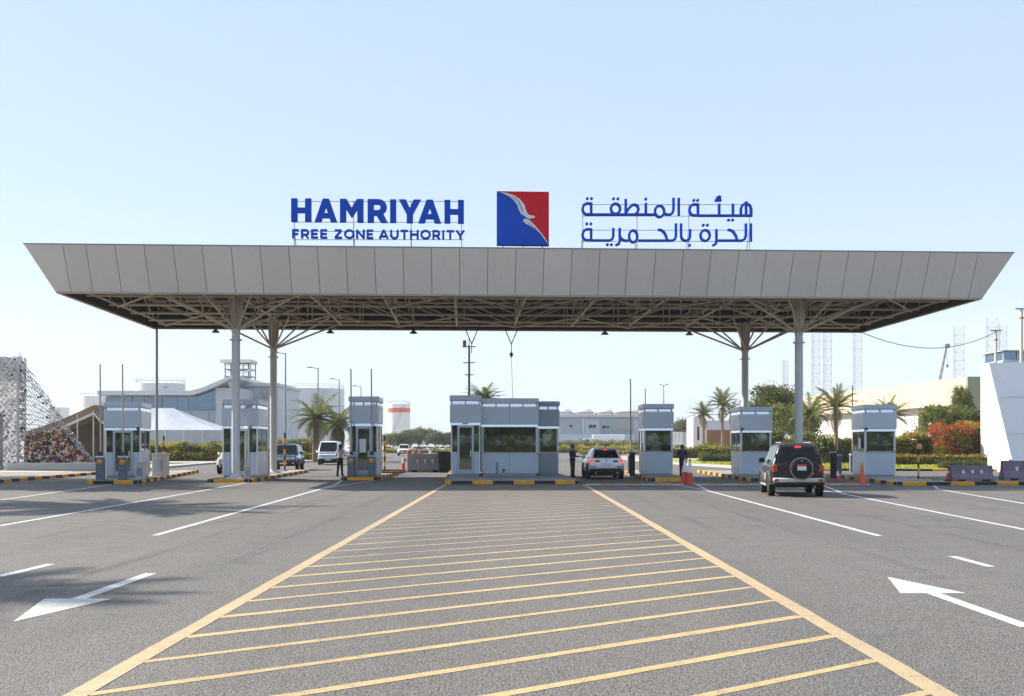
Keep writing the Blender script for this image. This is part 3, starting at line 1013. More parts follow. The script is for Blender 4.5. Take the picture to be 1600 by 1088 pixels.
ZC0, ZC1 = 9.0, 10.12
def truss(p, q, bays, r, vertical=True, name='truss', flip=0):
    """flat truss from p to q (plan points): chords, posts and diagonals, each bar its own piece"""
    p = Vector((p[0], p[1], 0)); q = Vector((q[0], q[1], 0))
    d = q - p
    t = bpy.data.objects.new(name, MB().tube(p + Vector((0, 0, ZC0)), q + Vector((0, 0, ZC0)), r, r, 8).mesh('chord', [M['truss']], 40))
    COL.objects.link(t); t.parent = can
    link('upper_chord', MB().tube(p + Vector((0, 0, ZC1)), q + Vector((0, 0, ZC1)), r, r, 8).mesh('chord', [M['truss']], 40), t)
    for i in range(bays + 1):
        a = p + d * (i / bays)
        if vertical:
            bar('web_bar', a + Vector((0, 0, ZC0)), a + Vector((0, 0, ZC1)), r * 0.6, M['truss'], t)
        if i < bays:
            b = p + d * ((i + 1) / bays)
            up = (i + flip) % 2 == 0 if not vertical else (i < bays / 2)
            if up:
                bar('web_bar', a + Vector((0, 0, ZC1)), b + Vector((0, 0, ZC0)), r * 0.62, M['truss'], t)
            else:
                bar('web_bar', a + Vector((0, 0, ZC0)), b + Vector((0, 0, ZC1)), r * 0.62, M['truss'], t)
    return t
for j, y in enumerate((-6.9, -5.05, -1.7, 1.7, 5.05, 6.9)):
    truss((-21.2, y), (21.2, y), 14, 0.075)
for i in range(13):
    x = -20.8 + i * (41.6 / 12)
    truss((x, -7.2), (x, 7.2), 6, 0.062, False, 'cross_truss', i)
# diagonal wind bracing in the plane of the lower chords
for i in range(12):
    x = -20.8 + i * (41.6 / 12)
    for (ya, yb) in ((-6.9, -1.7), (1.7, 6.9)):
        s = (i % 2) * 2 - 1
        bar('brace', (x + (0 if s > 0 else 3.467), ya, ZC0 - 0.12), (x + (3.467 if s > 0 else 0), yb, ZC0 - 0.12), 0.045, M['truss'], can)

def column(x, y):
    c = bpy.data.objects.new('column', MB().lathe([(0.20, 0.0), (0.20, 7.1), (0.18, 7.12), (0.18, 7.45)], 20).mesh('column', [M['column']], 40))
    COL.objects.link(c); c.parent = can; c.location = (x, y, 0.0)
    MB().lathe([(0.45, 0.0), (0.45, 0.19), (0.30, 0.24), (0.21, 0.34)], 20).build('base_plate', M['column'], c, 40)
    MB().lathe([(0.201, 0.0), (0.30, 0.0), (0.30, 0.06), (0.201, 0.06)], 20, (0, 0, 6.85)).build('collar', M['column'], c, 30)
    for k in range(4):
        a = k * PI / 2
        e = Vector((math.cos(a), math.sin(a), 0)); n = Vector((-e.y, e.x, 0)) * 0.02
        q = [e * 0.02 + Vector((0, 0, 7.2)), e * 0.2 + Vector((0, 0, 7.2)), e * 0.36 + Vector((0, 0, ZC0)), e * 0.02 + Vector((0, 0, ZC0))]
        MB().prism([p - n for p in q], n * 2).build('head_plate', M['truss'], c)
    MB().lathe([(0.14, 7.3), (0.17, ZC0 + .05)], 14).build('head_pipe', M['truss'], c, 40)
    for sx in (-1, 1):
        for sy in (-1, 1):
            bar('strut', (sx * 0.18, sy * 0.12, 7.42), (sx * 3.46, sy * 1.85, ZC0 - 0.02), 0.055, M['truss'], c)
        bar('strut', (0.04 * sx, sx * 0.2, 7.42), (sx * 1.2, sx * 2.0, ZC0 - 0.02), 0.05, M['truss'], c)
        bar('strut', (0.1 * sx, -sx * 0.16, 7.42), (sx * 1.2, -sx * 1.9, ZC0 - 0.02), 0.05, M['truss'], c)
    return c
for x in (-14.08, 13.62):
    for y in (-5.05, 5.05):
        column(x, y)

# bell lamps under the canopy
def can_world(x, y, z):
    return Matrix.Translation(CAN0) @ Matrix.Rotation(CY, 4, 'Z') @ Vector((x, y, z))
LAMPY = 6.9
for (u, v, txt) in ((337, 519, 'leftmost under the canopy, beside the front left column'), (516, 519, 'between the left back column and the left centre lamp'),
                    (646, 519, 'above the small white tank with a red band'), (945, 522, 'right of the centre, above the white car'),
                    (1077, 522, 'left of the right back column')):
    x, z = can_local(u, v, LAMPY)
    p = can_world(x, LAMPY, 0)
    l = thing('hanging_lamp', 'dark bell shaped lamp hanging ' + txt, 'lamp', (p.x, p.y, 8.48), 0, 'lamps under the canopy')
    MB().lathe([(0.24, 0.0), (0.22, 0.05), (0.12, 0.14), (0.06, 0.2), (0.05, 0.28)], 14).build('lamp_shade', M['dark_steel'], l, 30)
    MB().tube((0, 0, 0.27), (0, 0, 0.48), 0.025, n=6).build('stem', M['dark_steel'], l)
    MB().lathe([(0.02, -0.03), (0.09, -0.02), (0.1, 0.02)], 12).build('bulb', M['white_trim'], l, 40)

# V hangers with a hook and a cable
for (u, txt, drop) in ((737, 'V shaped steel hanger below the canopy next to the mast', False), (799, 'V shaped hanger with a pulley and a long cable to the booth roof', True)):
    x, z = can_local(u, 550, 6.6)
    p = can_world(x, 6.6, 0)
    h = thing('cable_hanger', txt, 'hanger', (p.x, p.y, 0), 0)
    for s in (-1, 1):
        bar('arm', (s * 0.48, 0, 8.98), (0, 0, 7.85), 0.03, M['dark_steel'], h)
    bar('rod', (0, 0, 7.88), (0, 0, 7.3), 0.025, M['dark_steel'], h)
    if drop:
        MB().lathe([(0.03, 0.16), (0.1, 0.1), (0.11, 0.0), (0.05, -0.14)], 10, (0, 0, 7.2)).build('pulley', M['dark_steel'], h, 40)
        bar('cable', (0, 0, 7.1), (0.1, -4.6, 4.32), 0.012, M['dark_steel'], h)

# slim post at the far left corner of the canopy
pp = gnd(245, 741)
sp = thing('corner_post', 'slim grey steel post rising to the left back corner of the canopy', 'post', (pp.x, 63.2, 0.0))
sp.location.x = wx(245, 63.2)
MB().tube((0, 0, 0), (0, 0, 8.72), 0.085, 0.075, 12).build('shaft', M['pole_grey'], sp, 40)
MB().bbox(-.22, .22, -.22, .22, -0.01, 0.2, 0.02).build('base', M['island_concrete'], sp)

# ================================================================== ROOF SIGNS
SB = -8.05
def sgn(u, v, b=SB):
    a, z = can_local(u, v, b)
    return Vector((a, 0, z))

def sign_root(label, u0, u1):
    xm = (sgn(u0, 390).x + sgn(u1, 390).x) / 2
    p = can_world(xm, SB, 10.44)
    t = thing('roof_sign', label, 'sign', p, CY)
    t['x0'] = xm
    return t, xm

def loc_pt(u, v, xm):
    p = sgn(u, v)
    return Vector((p.x - xm, 0, p.z - 10.44))

def outline_letter(parent, outer, holes, m, depth=0.18, y=0.0, name='letter'):
    cu = bpy.data.curves.new('outline', 'CURVE')
    cu.dimensions = '2D'; cu.fill_mode = 'BOTH'; cu.extrude = depth / 2
    for ring in [outer] + holes:
        sp_ = cu.splines.new('POLY')
        sp_.points.add(len(ring) - 1)
        for p_, (x, z) in zip(sp_.points, ring):
            p_.co = (x, z, 0, 1)
        sp_.use_cyclic_u = True
    tmp = bpy.data.objects.new('outline', cu)
    COL.objects.link(tmp)
    dg = bpy.context.evaluated_depsgraph_get()
    me = bpy.data.meshes.new_from_object(tmp.evaluated_get(dg))
    bpy.data.objects.remove(tmp, do_unlink=True)
    me.transform(Matrix.Rotation(R(90), 4, 'X'))
    me.materials.clear(); me.materials.append(m)
    o = link(name, me, parent, (0, y, 0))
    return o

def ribbon(mb, pts, w, y0, y1):
    """flat-ended stroke of width w along 2D points (x, z), from depth y0 to y1"""
    P = [Vector((x, z)) for x, z in pts]
    closed = (P[0] - P[-1]).length < 1e-5
    if closed: P = P[:-1]
    n = len(P)
    Lf, Rt = [], []
    for i in range(n):
        a = P[i - 1] if (i > 0 or closed) else None
        b = P[(i + 1) % n] if (i < n - 1 or closed) else None
        d1 = (P[i] - a).normalized() if a is not None else None
        d2 = (b - P[i]).normalized() if b is not None else None
        d1 = d1 or d2; d2 = d2 or d1
        n1 = Vector((-d1.y, d1.x)); n2 = Vector((-d2.y, d2.x))
        m_ = (n1 + n2)
        m_ = m_.normalized() if m_.length > 1e-6 else n1
        k_ = min(1.6, 1 / max(0.35, m_.dot(n1)))
        Lf.append(P[i] + m_ * (w / 2 * k_)); Rt.append(P[i] - m_ * (w / 2 * k_))
    vs = []
    for i in range(n):
        vs += [(Lf[i].x, y0, Lf[i].y), (Rt[i].x, y0, Rt[i].y), (Lf[i].x, y1, Lf[i].y), (Rt[i].x, y1, Rt[i].y)]
    fs = []
    for i in range(n if closed else n - 1):
        a = 4 * i; b = 4 * ((i + 1) % n)
        fs += [(a, a + 1, b + 1, b), (a + 2, b + 2, b + 3, a + 3), (a, b, b + 2, a + 2), (a + 1, a + 3, b + 3, b + 1)]
    if not closed:
        fs += [(0, 2, 3, 1), (4 * n - 4, 4 * n - 3, 4 * n - 1, 4 * n - 2)]
    mb.add(vs, fs)

def arc(cx, cz, rx, rz, a0, a1, n=10):
    return [(cx + rx * math.cos(R(a0 + (a1 - a0) * i / n)), cz + rz * math.sin(R(a0 + (a1 - a0) * i / n))) for i in range(n + 1)]

def frame_posts(t, xm, us, v_top, v_rails, u0, u1):
    for u in us:
        p = loc_pt(u, v_top, xm)
        bar('support_post', (p.x, 0.14, -0.08), (p.x, 0.14, p.z), 0.022, M['steel'], t)
        bar('back_stay', (p.x, 0.14, p.z * 0.55), (p.x, 1.0, -0.08), 0.018, M['steel'], t)
    for v in v_rails:
        a = loc_pt(u0, v, xm); b = loc_pt(u1, v, xm)
        bar('rail', (a.x, 0.13, a.z), (b.x, 0.13, b.z), 0.016, M['steel'], t)

# -- HAMRIYAH / FREE ZONE AUTHORITY
t, xm = sign_root('blue letters reading HAMRIYAH FREE ZONE AUTHORITY on the canopy roof', 456, 726)
BIG = {
 'H': (0.88, [(0, 0), (0, 1), (.27, 1), (.27, .61), (.61, .61), (.61, 1), (.88, 1), (.88, 0), (.61, 0), (.61, .385), (.27, .385), (.27, 0)], []),
 'A': (1.0, [(0, 0), (.365, 1), (.635, 1), (1, 0), (.715, 0), (.655, .175), (.345, .175), (.285, 0)], [[(.42, .385), (.58, .385), (.5, .64)]]),
 'M': (1.02, [(0, 0), (0, 1), (.28, 1), (.51, .63), (.74, 1), (1.02, 1), (1.02, 0), (.755, 0), (.755, .55), (.51, .19), (.265, .55), (.265, 0)], []),
 'R': (.86, [(0, 0), (0, 1), (.46, 1)] + arc(.47, .665, .36, .335, 88, -55, 10) + [(.87, 0), (.57, 0), (.385, .30), (.27, .30), (.27, 0)],
       [[(.27, .775), (.44, .775)] + arc(.45, .655, .11, .12, 85, -85, 6) + [(.44, .53), (.27, .53)]]),
 'I': (.27, [(0, 0), (0, 1), (.27, 1), (.27, 0)], []),
 'Y': (.96, [(0, 1), (.31, 1), (.48, .64), (.65, 1), (.96, 1), (.615, .36), (.615, 0), (.345, 0), (.345, .36)], []),
}
v1, v0 = 311.3, 347.5
for ch, xa, xb in (('H', 53, 162), ('A', 180, 303), ('M', 318, 445), ('R', 468, 576), ('I', 590, 623), ('Y', 637, 757), ('A', 743, 867), ('H', 885, 991)):
    w, outer, holes = BIG[ch]
    ua, ub = 440 + xa / 3.478, 440 + xb / 3.478
    dv = 2.7 * ((xa + xb) / 2 - 53) / 938
    p0 = loc_pt(ua, v0 + dv - 0.6, xm); p1 = loc_pt(ub, v1 + dv - 0.6, xm)
    f = lambda q: (p0.x + (p1.x - p0.x) * q[0] / w, p0.z + (p1.z - p0.z) * q[1])
    outline_letter(t, [f(q) for q in outer], [[f(q) for q in h] for h in holes], M['blue_sign'])
SM = {
 'F': [[(.1, 0), (.1, 1)], [(.1, .9), (.62, .9)], [(.1, .48), (.56, .48)]],
 'R': [[(.1, 0), (.1, 1)], [(.1, .9), (.45, .9)] + arc(.45, .65, .22, .25, 80, -80, 6) + [(.1, .4)], [(.4, .4), (.7, 0)]],
 'E': [[(.1, 0), (.1, 1)], [(.1, .9), (.65, .9)], [(.1, .5), (.6, .5)], [(.1, .1), (.66, .1)]],
 'Z': [[(.03, .9), (.7, .9)], [(.66, .9), (.06, .1)], [(.02, .1), (.74, .1)]],
 'O': [arc(.5, .5, .42, .42, 0, 360, 18)],
 'N': [[(.1, 0), (.1, 1)], [(.1, .93), (.75, .07)], [(.75, 0), (.75, 1)]],
 'A': [[(.06, 0), (.46, 1)], [(.46, 1), (.86, 0)], [(.22, .28), (.70, .28)]],
 'U': [[(.1, 1), (.1, .4)] + arc(.42, .4, .32, .32, 180, 360, 8) + [(.74, 1)]],
 'T': [[(.02, .9), (.76, .9)], [(.39, 0), (.39, .9)]],
 'H': [[(.1, 0), (.1, 1)], [(.75, 0), (.75, 1)], [(.1, .5), (.75, .5)]],
 'I': [[(.12, 0), (.12, 1)]],
 'Y': [[(.04, 1), (.42, .42)], [(.80, 1), (.42, .42)], [(.42, 0), (.42, .45)]],
}
SMW = {'F': .68, 'R': .78, 'E': .72, 'Z': .78, 'O': 1.0, 'N': .86, 'A': .92, 'U': .84, 'T': .78, 'H': .86, 'I': .25, 'Y': .84}
words_px = (('FREE', 58, 252), ('ZONE', 288, 502), ('AUTHORITY', 530, 994))
for wd, xa, xb in words_px:
    tot = sum(SMW[c] for c in wd) + 0.17 * (len(wd) - 1)
    cur = 0
    for c in wd:
        fx = lambda q: 440 + (xa + (cur + q) * (xb - xa) / tot) / 3.478
        mb = MB()
        for k_, st in enumerate(SM[c]):
            pts = []
            for (x_, z_) in st:
                u_ = fx(x_)
                dv = 1.8 * (u_ - 456) / 270
                p_ = loc_pt(u_, 372.8 + dv - z_ * 14.2, xm)
                pts.append((p_.x, p_.z))
            ribbon(mb, pts, 0.098, -0.07 - 0.003 * k_, 0.05 + 0.003 * k_)
        mb.build('letter', M['blue_sign'], t)
        cur += SMW[c] + 0.17
frame_posts(t, xm, (459, 552, 642, 721), 312, (314, 346.5, 361, 374), 457, 725)

# -- emblem: square, blue and red, a white bird between
t, xm = sign_root('square emblem panel, blue and red with a white bird, on the canopy roof', 777, 857)
def z6(x, y):
    p = loc_pt(440 + x / 3.478, 280 + y / 3.478, xm)
    return (p.x, p.z)
edge = [(1171, 68), (1215, 84), (1262, 108), (1295, 145), (1310, 190), (1332, 215), (1330, 235), (1365, 262), (1405, 300), (1452, 362)]
outline_letter(t, [z6(*q) for q in edge] + [z6(1171, 359)], [], M['blue_sign'], 0.2, 0.0, 'blue_field')
outline_letter(t, [z6(x + 1, y - 1) for x, y in edge][1:-1] + [z6(1452, 360), z6(1452, 72), z6(1174, 68.5)], [], M['red_sign'], 0.2, 0.0, 'red_field')
wing = [(1188, 74), (1225, 80), (1262, 92), (1295, 113), (1318, 142), (1328, 175), (1338, 194), (1352, 200), (1370, 202), (1378, 212), (1362, 215), (1345, 220), (1333, 214), (1318, 203), (1300, 192), (1288, 170), (1281, 145), (1262, 118), (1232, 95)]
outline_letter(t, [z6(*q) for q in wing], [], M['white_sign'], 0.03, -0.118, 'bird_wing')
tail = [(1310, 228), (1318, 219), (1335, 220), (1352, 232), (1375, 254), (1402, 286), (1426, 316), (1449, 357), (1436, 342), (1412, 308), (1384, 280), (1350, 258), (1322, 243)]
outline_letter(t, [z6(*q) for q in tail], [], M['white_sign'], 0.03, -0.118, 'bird_wing')
outline_letter(t, [z6(*q) for q in [(1236, 92), (1268, 103), (1292, 124), (1306, 155), (1314, 186), (1304, 184), (1297, 160), (1283, 130), (1262, 108)]], [], M['grey_sign'], 0.03, -0.122, 'feather_shade')
outline_letter(t, [z6(*q) for q in [(1330, 232), (1350, 245), (1382, 272), (1412, 305), (1402, 300), (1370, 268), (1342, 247)]], [], M['grey_sign'], 0.03, -0.122, 'feather_shade')
a = z6(1171, 68); b = z6(1452, 362)
MB().box(a[0] - .015, b[0] + .015, 0.102, 0.16, b[1] - .015, a[1] + .015).build('back_panel', M['joint'], t)
for u in (786, 818, 848):
    p = loc_pt(u, 350, xm)
    bar('support_post', (p.x, 0.19, -0.08), (p.x, 0.19, p.z), 0.03, M['steel'], t)
    bar('back_stay', (p.x, 0.19, p.z * 0.7), (p.x, 1.2, -0.08), 0.022, M['steel'], t)

# -- Arabic lettering, two lines
t, xm = sign_root('blue Arabic lettering in two lines on the right of the canopy roof', 908, 1176)
def z7(x, y):
    p = loc_pt(880 + x / 5.0, 290 + y / 5.0, xm)
    return (p.x, p.z)
def circ(cx, cy, rx, ry):
    return [(cx + rx * math.cos(2 * PI * i / 20), cy + ry * math.sin(2 * PI * i / 20)) for i in range(21)]
def teh(x, y):      # closed final loop, its upright at x and the line at y
    return [(x, y), (x, y - 84), (x - 34, y - 86), (x - 56, y - 74), (x - 67, y - 48), (x - 66, y - 28), (x - 56, y - 10), (x - 36, y), (x, y)]
AR = [
 # (strokes) one entry per joined group; y grows downwards as in the photo
 [[(1468, 240), (1468, 186), (1458, 158), (1438, 145), (1418, 145), (1398, 156), (1387, 182), (1387, 236)], [(1428, 126), (1428, 236)], [(1476, 237), (1052, 237)],
  [(1325, 144), (1325, 237)], [(1217, 144), (1217, 237)], teh(1052, 235)],
 [[(1232, 94), (1216, 88), (1203, 98), (1214, 110), (1232, 108)], [(1183, 119), (1236, 117)]],
 [[(902, 98), (902, 238)]],
 [[(861, 98), (861, 190), (853, 215), (836, 228), (815, 230), (792, 222)], circ(752, 204, 36, 44), [(716, 226), (700, 230), (640, 229)], [(645, 138), (645, 229)],
  [(660, 229), (214, 229)], [(488, 108), (488, 229)], [(488, 220), (512, 180), (538, 155), (560, 151), (580, 163), (588, 188), (580, 210), (562, 226)], circ(408, 184, 36, 40), teh(218, 228)],
 [[(1465, 298), (1465, 440)]],
 [[(1426, 298), (1426, 395), (1416, 420), (1396, 432), (1200, 432)], [(1283, 347), (1306, 350), (1330, 366), (1348, 395), (1358, 432)], [(1196, 342), (1196, 436), (1190, 458), (1166, 472)]],
 [circ(1108, 392, 36, 42)],
 [[(990, 342), (990, 400), (982, 422), (962, 433), (948, 433), (928, 420), (920, 398), (920, 298)]],
 [[(880, 298), (880, 395), (872, 420), (852, 432), (585, 432)], [(738, 347), (764, 350), (786, 366), (802, 395), (812, 432)], circ(546, 399, 32, 46), [(520, 426), (497, 434), (470, 430), (450, 412), (440, 390)], [(441, 333), (441, 436), (434, 458), (408, 469)]],
 [[(391, 333), (391, 395), (384, 418), (364, 431), (215, 431)], teh(218, 429)],
]
DOTS = [(1292, 271), (1323, 271), (1020, 117), (1050, 117), (645, 107), (393, 105), (427, 105), (188, 103), (221, 103),
        (1094, 311), (1126, 311), (987, 468), (345, 463), (376, 463), (184, 301), (216, 301)]
for grp in AR:
    mb = MB()
    for k_, st in enumerate(grp):
        ribbon(mb, [z7(*q) for q in st], 0.112, -0.07 - 0.003 * k_, 0.05 + 0.003 * k_)
    mb.build('letter', M['blue_sign'], t)
for (x, y) in DOTS:
    c = z7(x, y)
    MB().lathe([(0.066, -0.07), (0.072, -0.02), (0.072, 0.05)], 8, (c[0], 0, c[1]), 0, 'y').build('letter_dot', M['blue_sign'], t)
frame_posts(t, xm, (911, 996, 1077, 1172), 318, (319, 337, 359, 376.5), 909, 1175)

# ================================================================== BOOTHS
def slant(x0, x1, y0, y1, z0, z1, o0, o1):
    # band whose faces lean back: o0 proud at the bottom, o1 at the top
    a = [(x0 - o0, y0 - o0, z0), (x1 + o0, y0 - o0, z0), (x1 + o0, y1 + o0, z0), (x0 - o0, y1 + o0, z0)]
    b = [(x0 - o1, y0 - o1, z1), (x1 + o1, y0 - o1, z1), (x1 + o1, y1 + o1, z1), (x0 - o1, y1 + o1, z1)]
    return MB().add(a + b, [(0, 1, 5, 4), (1, 2, 6, 5), (2, 3, 7, 6), (3, 0, 4, 7), (4, 5, 6, 7), (3, 2, 1, 0)])

def booth_box(t, x0, x1, y0, y1, H=3.85, front='window', sides=('window', 'window'), pm='panel', fm='panel_top', split=1, psplit=1, z0=0.0, ls=1.0, sill=True):
    """one block of a booth: plinth, clad lower panels, glazing with frames, upper fascia, slit with posts, roof cap"""
    k = H / 3.85
    zp, zs, zw, zf0, zf1, zc0 = 0.12, 1.28 * ls, 2.42 * k, 2.56 * k, 3.42 * k, 3.60 * k
    MB().box(x0 + .06, x1 - .06, y0 + .06, y1 - .06, z0, zp).build('plinth', M['panel_dark'], t)
    MB().box(x0 + .10, x1 - .10, y0 + .10, y1 - .10, zp, zf1 - 0.03).build('core', M['booth_core'], t)
    # corner posts
    for cx in (x0, x1):
        for cy in (y0, y1):
            sx = 1 if cx == x0 else -1; sy = 1 if cy == y0 else -1
            MB().box(min(cx, cx + sx * .07), max(cx, cx + sx * .07), min(cy, cy + sy * .07), max(cy, cy + sy * .07), zp + .002, zf0 - .002).build('corner_post', M['white_trim'], t)
    # front
    def row_front(yf, sgn_, kind):
        ya, yb = (yf, yf + .05) if sgn_ > 0 else (yf - .05, yf)
        yg, yh = (yf + .03, yf + .06) if sgn_ > 0 else (yf - .06, yf - .03)
        n = split
        for i in range(n):
            a = x0 + .075 + (x1 - x0 - .15) * i / n; b = x0 + .075 + (x1 - x0 - .15) * (i + 1) / n
            if kind == 'door':
                dw = min(0.95, (b - a) * 0.62); m0 = (a + b) / 2 - dw / 2; m1 = m0 + dw
                MB().box(a, m0 - .01, ya, yb, zp, zs).build('lower_panel', M[pm], t)
                MB().box(m1 + .01, b, ya, yb, zp, zs).build('lower_panel', M[pm], t)
                MB().box(a, m0 - .01, yg, yh, zs + .05, zw).build('window_pane', M['glass'], t)
                MB().box(m1 + .01, b, yg, yh, zs + .05, zw).build('window_pane', M['glass'], t)
                d = MB()
                fw = 0.11
                y2a, y2b = (ya - .02, yb) if sgn_ > 0 else (ya, yb + .02)
                d.box(m0, m0 + fw, y2a, y2b, zp, zw).box(m1 - fw, m1, y2a, y2b, zp, zw).box(m0 + fw, m1 - fw, y2a, y2b, zp, zp + .22).box(m0 + fw, m1 - fw, y2a, y2b, zw - fw, zw)
                do = d.build('door', M['frame_alu'], t)
                MB().box(m0 + fw, m1 - fw, yg, yh, zp + .22, zw - fw).build('door_pane', M['glass'], do)
                MB().tube((m1 - .17, y2a - .03 if sgn_ > 0 else y2b + .03, 1.0), (m1 - .17, y2a - .03 if sgn_ > 0 else y2b + .03, 1.35), .018, n=6).build('handle', M['chrome'], do)
            else:
                for j_ in range(psplit):
                    aa = a + (b - a) * j_ / psplit; bb = a + (b - a) * (j_ + 1) / psplit
                    MB().bbox(aa + .004, bb - .004, ya, yb, zp, zs, 0.006).build('lower_panel', M[pm], t)
                MB().box(a + .03, b - .03, yg, yh, zs + .05, zw).build('window_pane', M['glass'], t)
                MB().box(a, a + .03, ya + .002, yb, zs + .05, zw).build('mullion', M['frame_alu'], t)
                MB().box(b - .03, b, ya + .002, yb, zs + .05, zw).build('mullion', M['frame_alu'], t)
        if sill and kind != 'door':
            MB().box(x0 + .02, x1 - .02, ya - .05 if sgn_ > 0 else ya, yb if sgn_ > 0 else yb + .05, zs + .004, zs + .046).build('window_sill', M['mirror_steel'], t)
    row_front(y0, 1, front)
    row_front(y1, -1, 'window')
    def row_side(xf, sgn_, kind):
        xa, xb = (xf, xf + .05) if sgn_ > 0 else (xf - .05, xf)
        xg, xh = (xf + .03, xf + .06) if sgn_ > 0 else (xf - .06, xf - .03)
        a, b = y0 + .075, y1 - .075
        MB().bbox(xa, xb, a, b, zp, zs, 0.006).build('lower_panel', M[pm], t)
        m = (a + b) / 2
        for c, d in ((a, m - .02), (m + .02, b)):
            MB().box(xg, xh, c, d, zs + .05, zw).build('window_pane', M['glass'], t)
        MB().box(xa + .002, xb, m - .02, m + .02, zs + .05, zw).build('mullion', M['frame_alu'], t)
        MB().box(xa if sgn_ > 0 else xa, xb, a, b, zs + .004, zs + .046).build('window_sill', M['white_trim'], t)
    row_side(x0, 1, sides[0]); row_side(x1, -1, sides[1])
    # polished band under the fascia, leaned back to mirror bright sky
    slant(x0, x1, y0, y1, zw + .004, zf0 - .003, .024, 0.002).build('head_band', M['mirror_steel'], t)
    # upper fascia panels stand proud of the walls
    e = 0.05
    n = max(1, round((x1 - x0) / 1.55))
    for i in range(n):
        a = x0 - e + (x1 - x0 + 2 * e) * i / n; b = x0 - e + (x1 - x0 + 2 * e) * (i + 1) / n
        MB().bbox(a + .004, b - .004, y0 - e, y0 - e + .05, zf0, zf1, .006).build('fascia_panel', M[fm], t)
        MB().bbox(a + .004, b - .004, y1 + e - .05, y1 + e, zf0, zf1, .006).build('fascia_panel', M[fm], t)
    for xf in (x0 - e, x1 + e - .05):
        MB().bbox(xf, xf + .05, y0 - e + .054, y1 + e - .054, zf0, zf1, .006).build('fascia_panel', M[fm], t)
    # slit with short posts, then the roof cap
    slant(x0, x1, y0, y1, zf1 + .004, zc0 - .004, .02, -.012).build('slit_band', M['mirror_steel'], t)  # tilt chosen so the polished steel catches the sky
    ns = max(2, int((x1 - x0) / 0.7))
    for i in range(ns + 1):
        a = x0 + .02 + (x1 - x0 - .12) * i / ns
        MB().box(a, a + .06, y0 - .055, y0 - .02, zf1 + .002, zc0 - .002).build('slit_post', M['arm_beige'], t)
    MB().bbox(x0 - e - .012, x1 + e + .012, y0 - e - .012, y1 + e + .012, zc0, H, .02).build('roof_cap', M[fm], t)

def booth(key, label, x, y, w, l, H, **kw):
    p = on_island(key, x, y)
    t = thing('gate_booth', label, 'booth', p, ISL[key].rotation_euler.z, 'booths under the canopy')
    booth_box(t, -w / 2, w / 2, 0, l, H, **kw)
    return t

b1 = booth('b1', 'grey panelled booth with glass door behind two raised barrier posts, far left', -0.36, 4.0, 1.7, 2.6, 3.75, front='door')
b2 = booth('b2', 'grey panelled booth directly behind the left front canopy column', 0.02, 2.5, 1.75, 2.6, 3.9, front='door')
b3 = booth('b3', 'narrow grey booth with glass door, left of the central building', 0.02, 1.3, 1.45, 2.4, 4.15, front='door')
b5 = booth('b5', 'small grey booth with mirror window, right of the white car', 0.0, 4.4, 1.55, 2.5, 3.82)
b6 = booth('b6', 'grey panelled booth with mirror window, left behind the dark four wheel drive', -0.75, 3.4, 1.6, 2.5, 3.62)
b7 = booth('b7', 'rightmost grey panelled booth with mirror window behind the kerb', -0.05, 7.2, 1.55, 2.5, 3.7)

pc = ISL['c']
t = thing('central_booth', 'large grey panelled booth with wide mirror windows in the middle of the gate', 'booth', on_island('c', 0, 0), pc.rotation_euler.z)
booth_box(t, -2.95, -1.40, 7.6, 13.5, 4.25, front='door')
booth_box(t, -1.33, 1.66, 8.05, 13.3, 4.12, psplit=2, ls=0.94)
booth_box(t, 1.74, 2.86, 9.0, 13.1, 4.0, pm='panel_dark', fm='panel_dark', ls=0.94)
# small fittings on its front
MB().box(-0.53, -0.49, 7.96, 8.0, 0.1, 0.72).build('pipe', M['dark_steel'], t)
MB().bbox(-0.2, -0.1, 7.97, 8.04, 0.2, 0.38, .01).build('socket_box', M['dark_steel'], t)

# fittings that tell the small booths apart
def fit(o, name, box, m, b=.01):
    return MB().bbox(*box, b).build(name, M[m], o)
fit(b3, 'notice', (-.22, .12, -.03, -.022, 1.25, 1.95), 'white_trim', .002)
fit(b5, 'extinguisher_box', (-.80, -.785, .15, .45, 1.3, 1.75), 'cone_red', .004)
for bo in (b1, b2, b5, b6, b7):
    w = fit(bo, 'air_conditioner', (-.42, .42, 2.6, 2.95, 1.55, 2.15), 'white_trim', .03)
    fit(w, 'grille', (-.36, .36, 2.952, 2.965, 1.62, 2.05), 'panel_dark', .004)
for bo, s in ((b7, -1), (b6, -1), (b1, 1)):
    c = MB().tube((s * .72, -.05, 2.5), (s * .72, -.28, 2.42), .05, n=8).build('camera', M['dark_steel'], bo)
    MB().tube((s * .72, -.05, 2.52), (s * .72, .02, 2.6), .02, n=6).build('bracket', M['dark_steel'], c)
for bo, H_ in ((b1, 3.75), (b3, 4.15), (b6, 3.62), (b7, 3.7)):
    a_ = MB().tube((.35, .5, H_ - .01), (.35, .5, H_ + .38), .015, n=5).build('antenna', M['dark_steel'], bo)
fit(b7, 'ticket_window', (-.845, -.80, .55, .95, 1.45, 2.0), 'frame_alu', .01)
fit(t, 'wall_lamp', (-2.35, -2.05, 7.46, 7.55, 2.76, 2.84), 'white_trim', .01)
fit(t, 'air_conditioner', (-1.0, -.1, 13.35, 13.7, 1.5, 2.1), 'white_trim', .03)
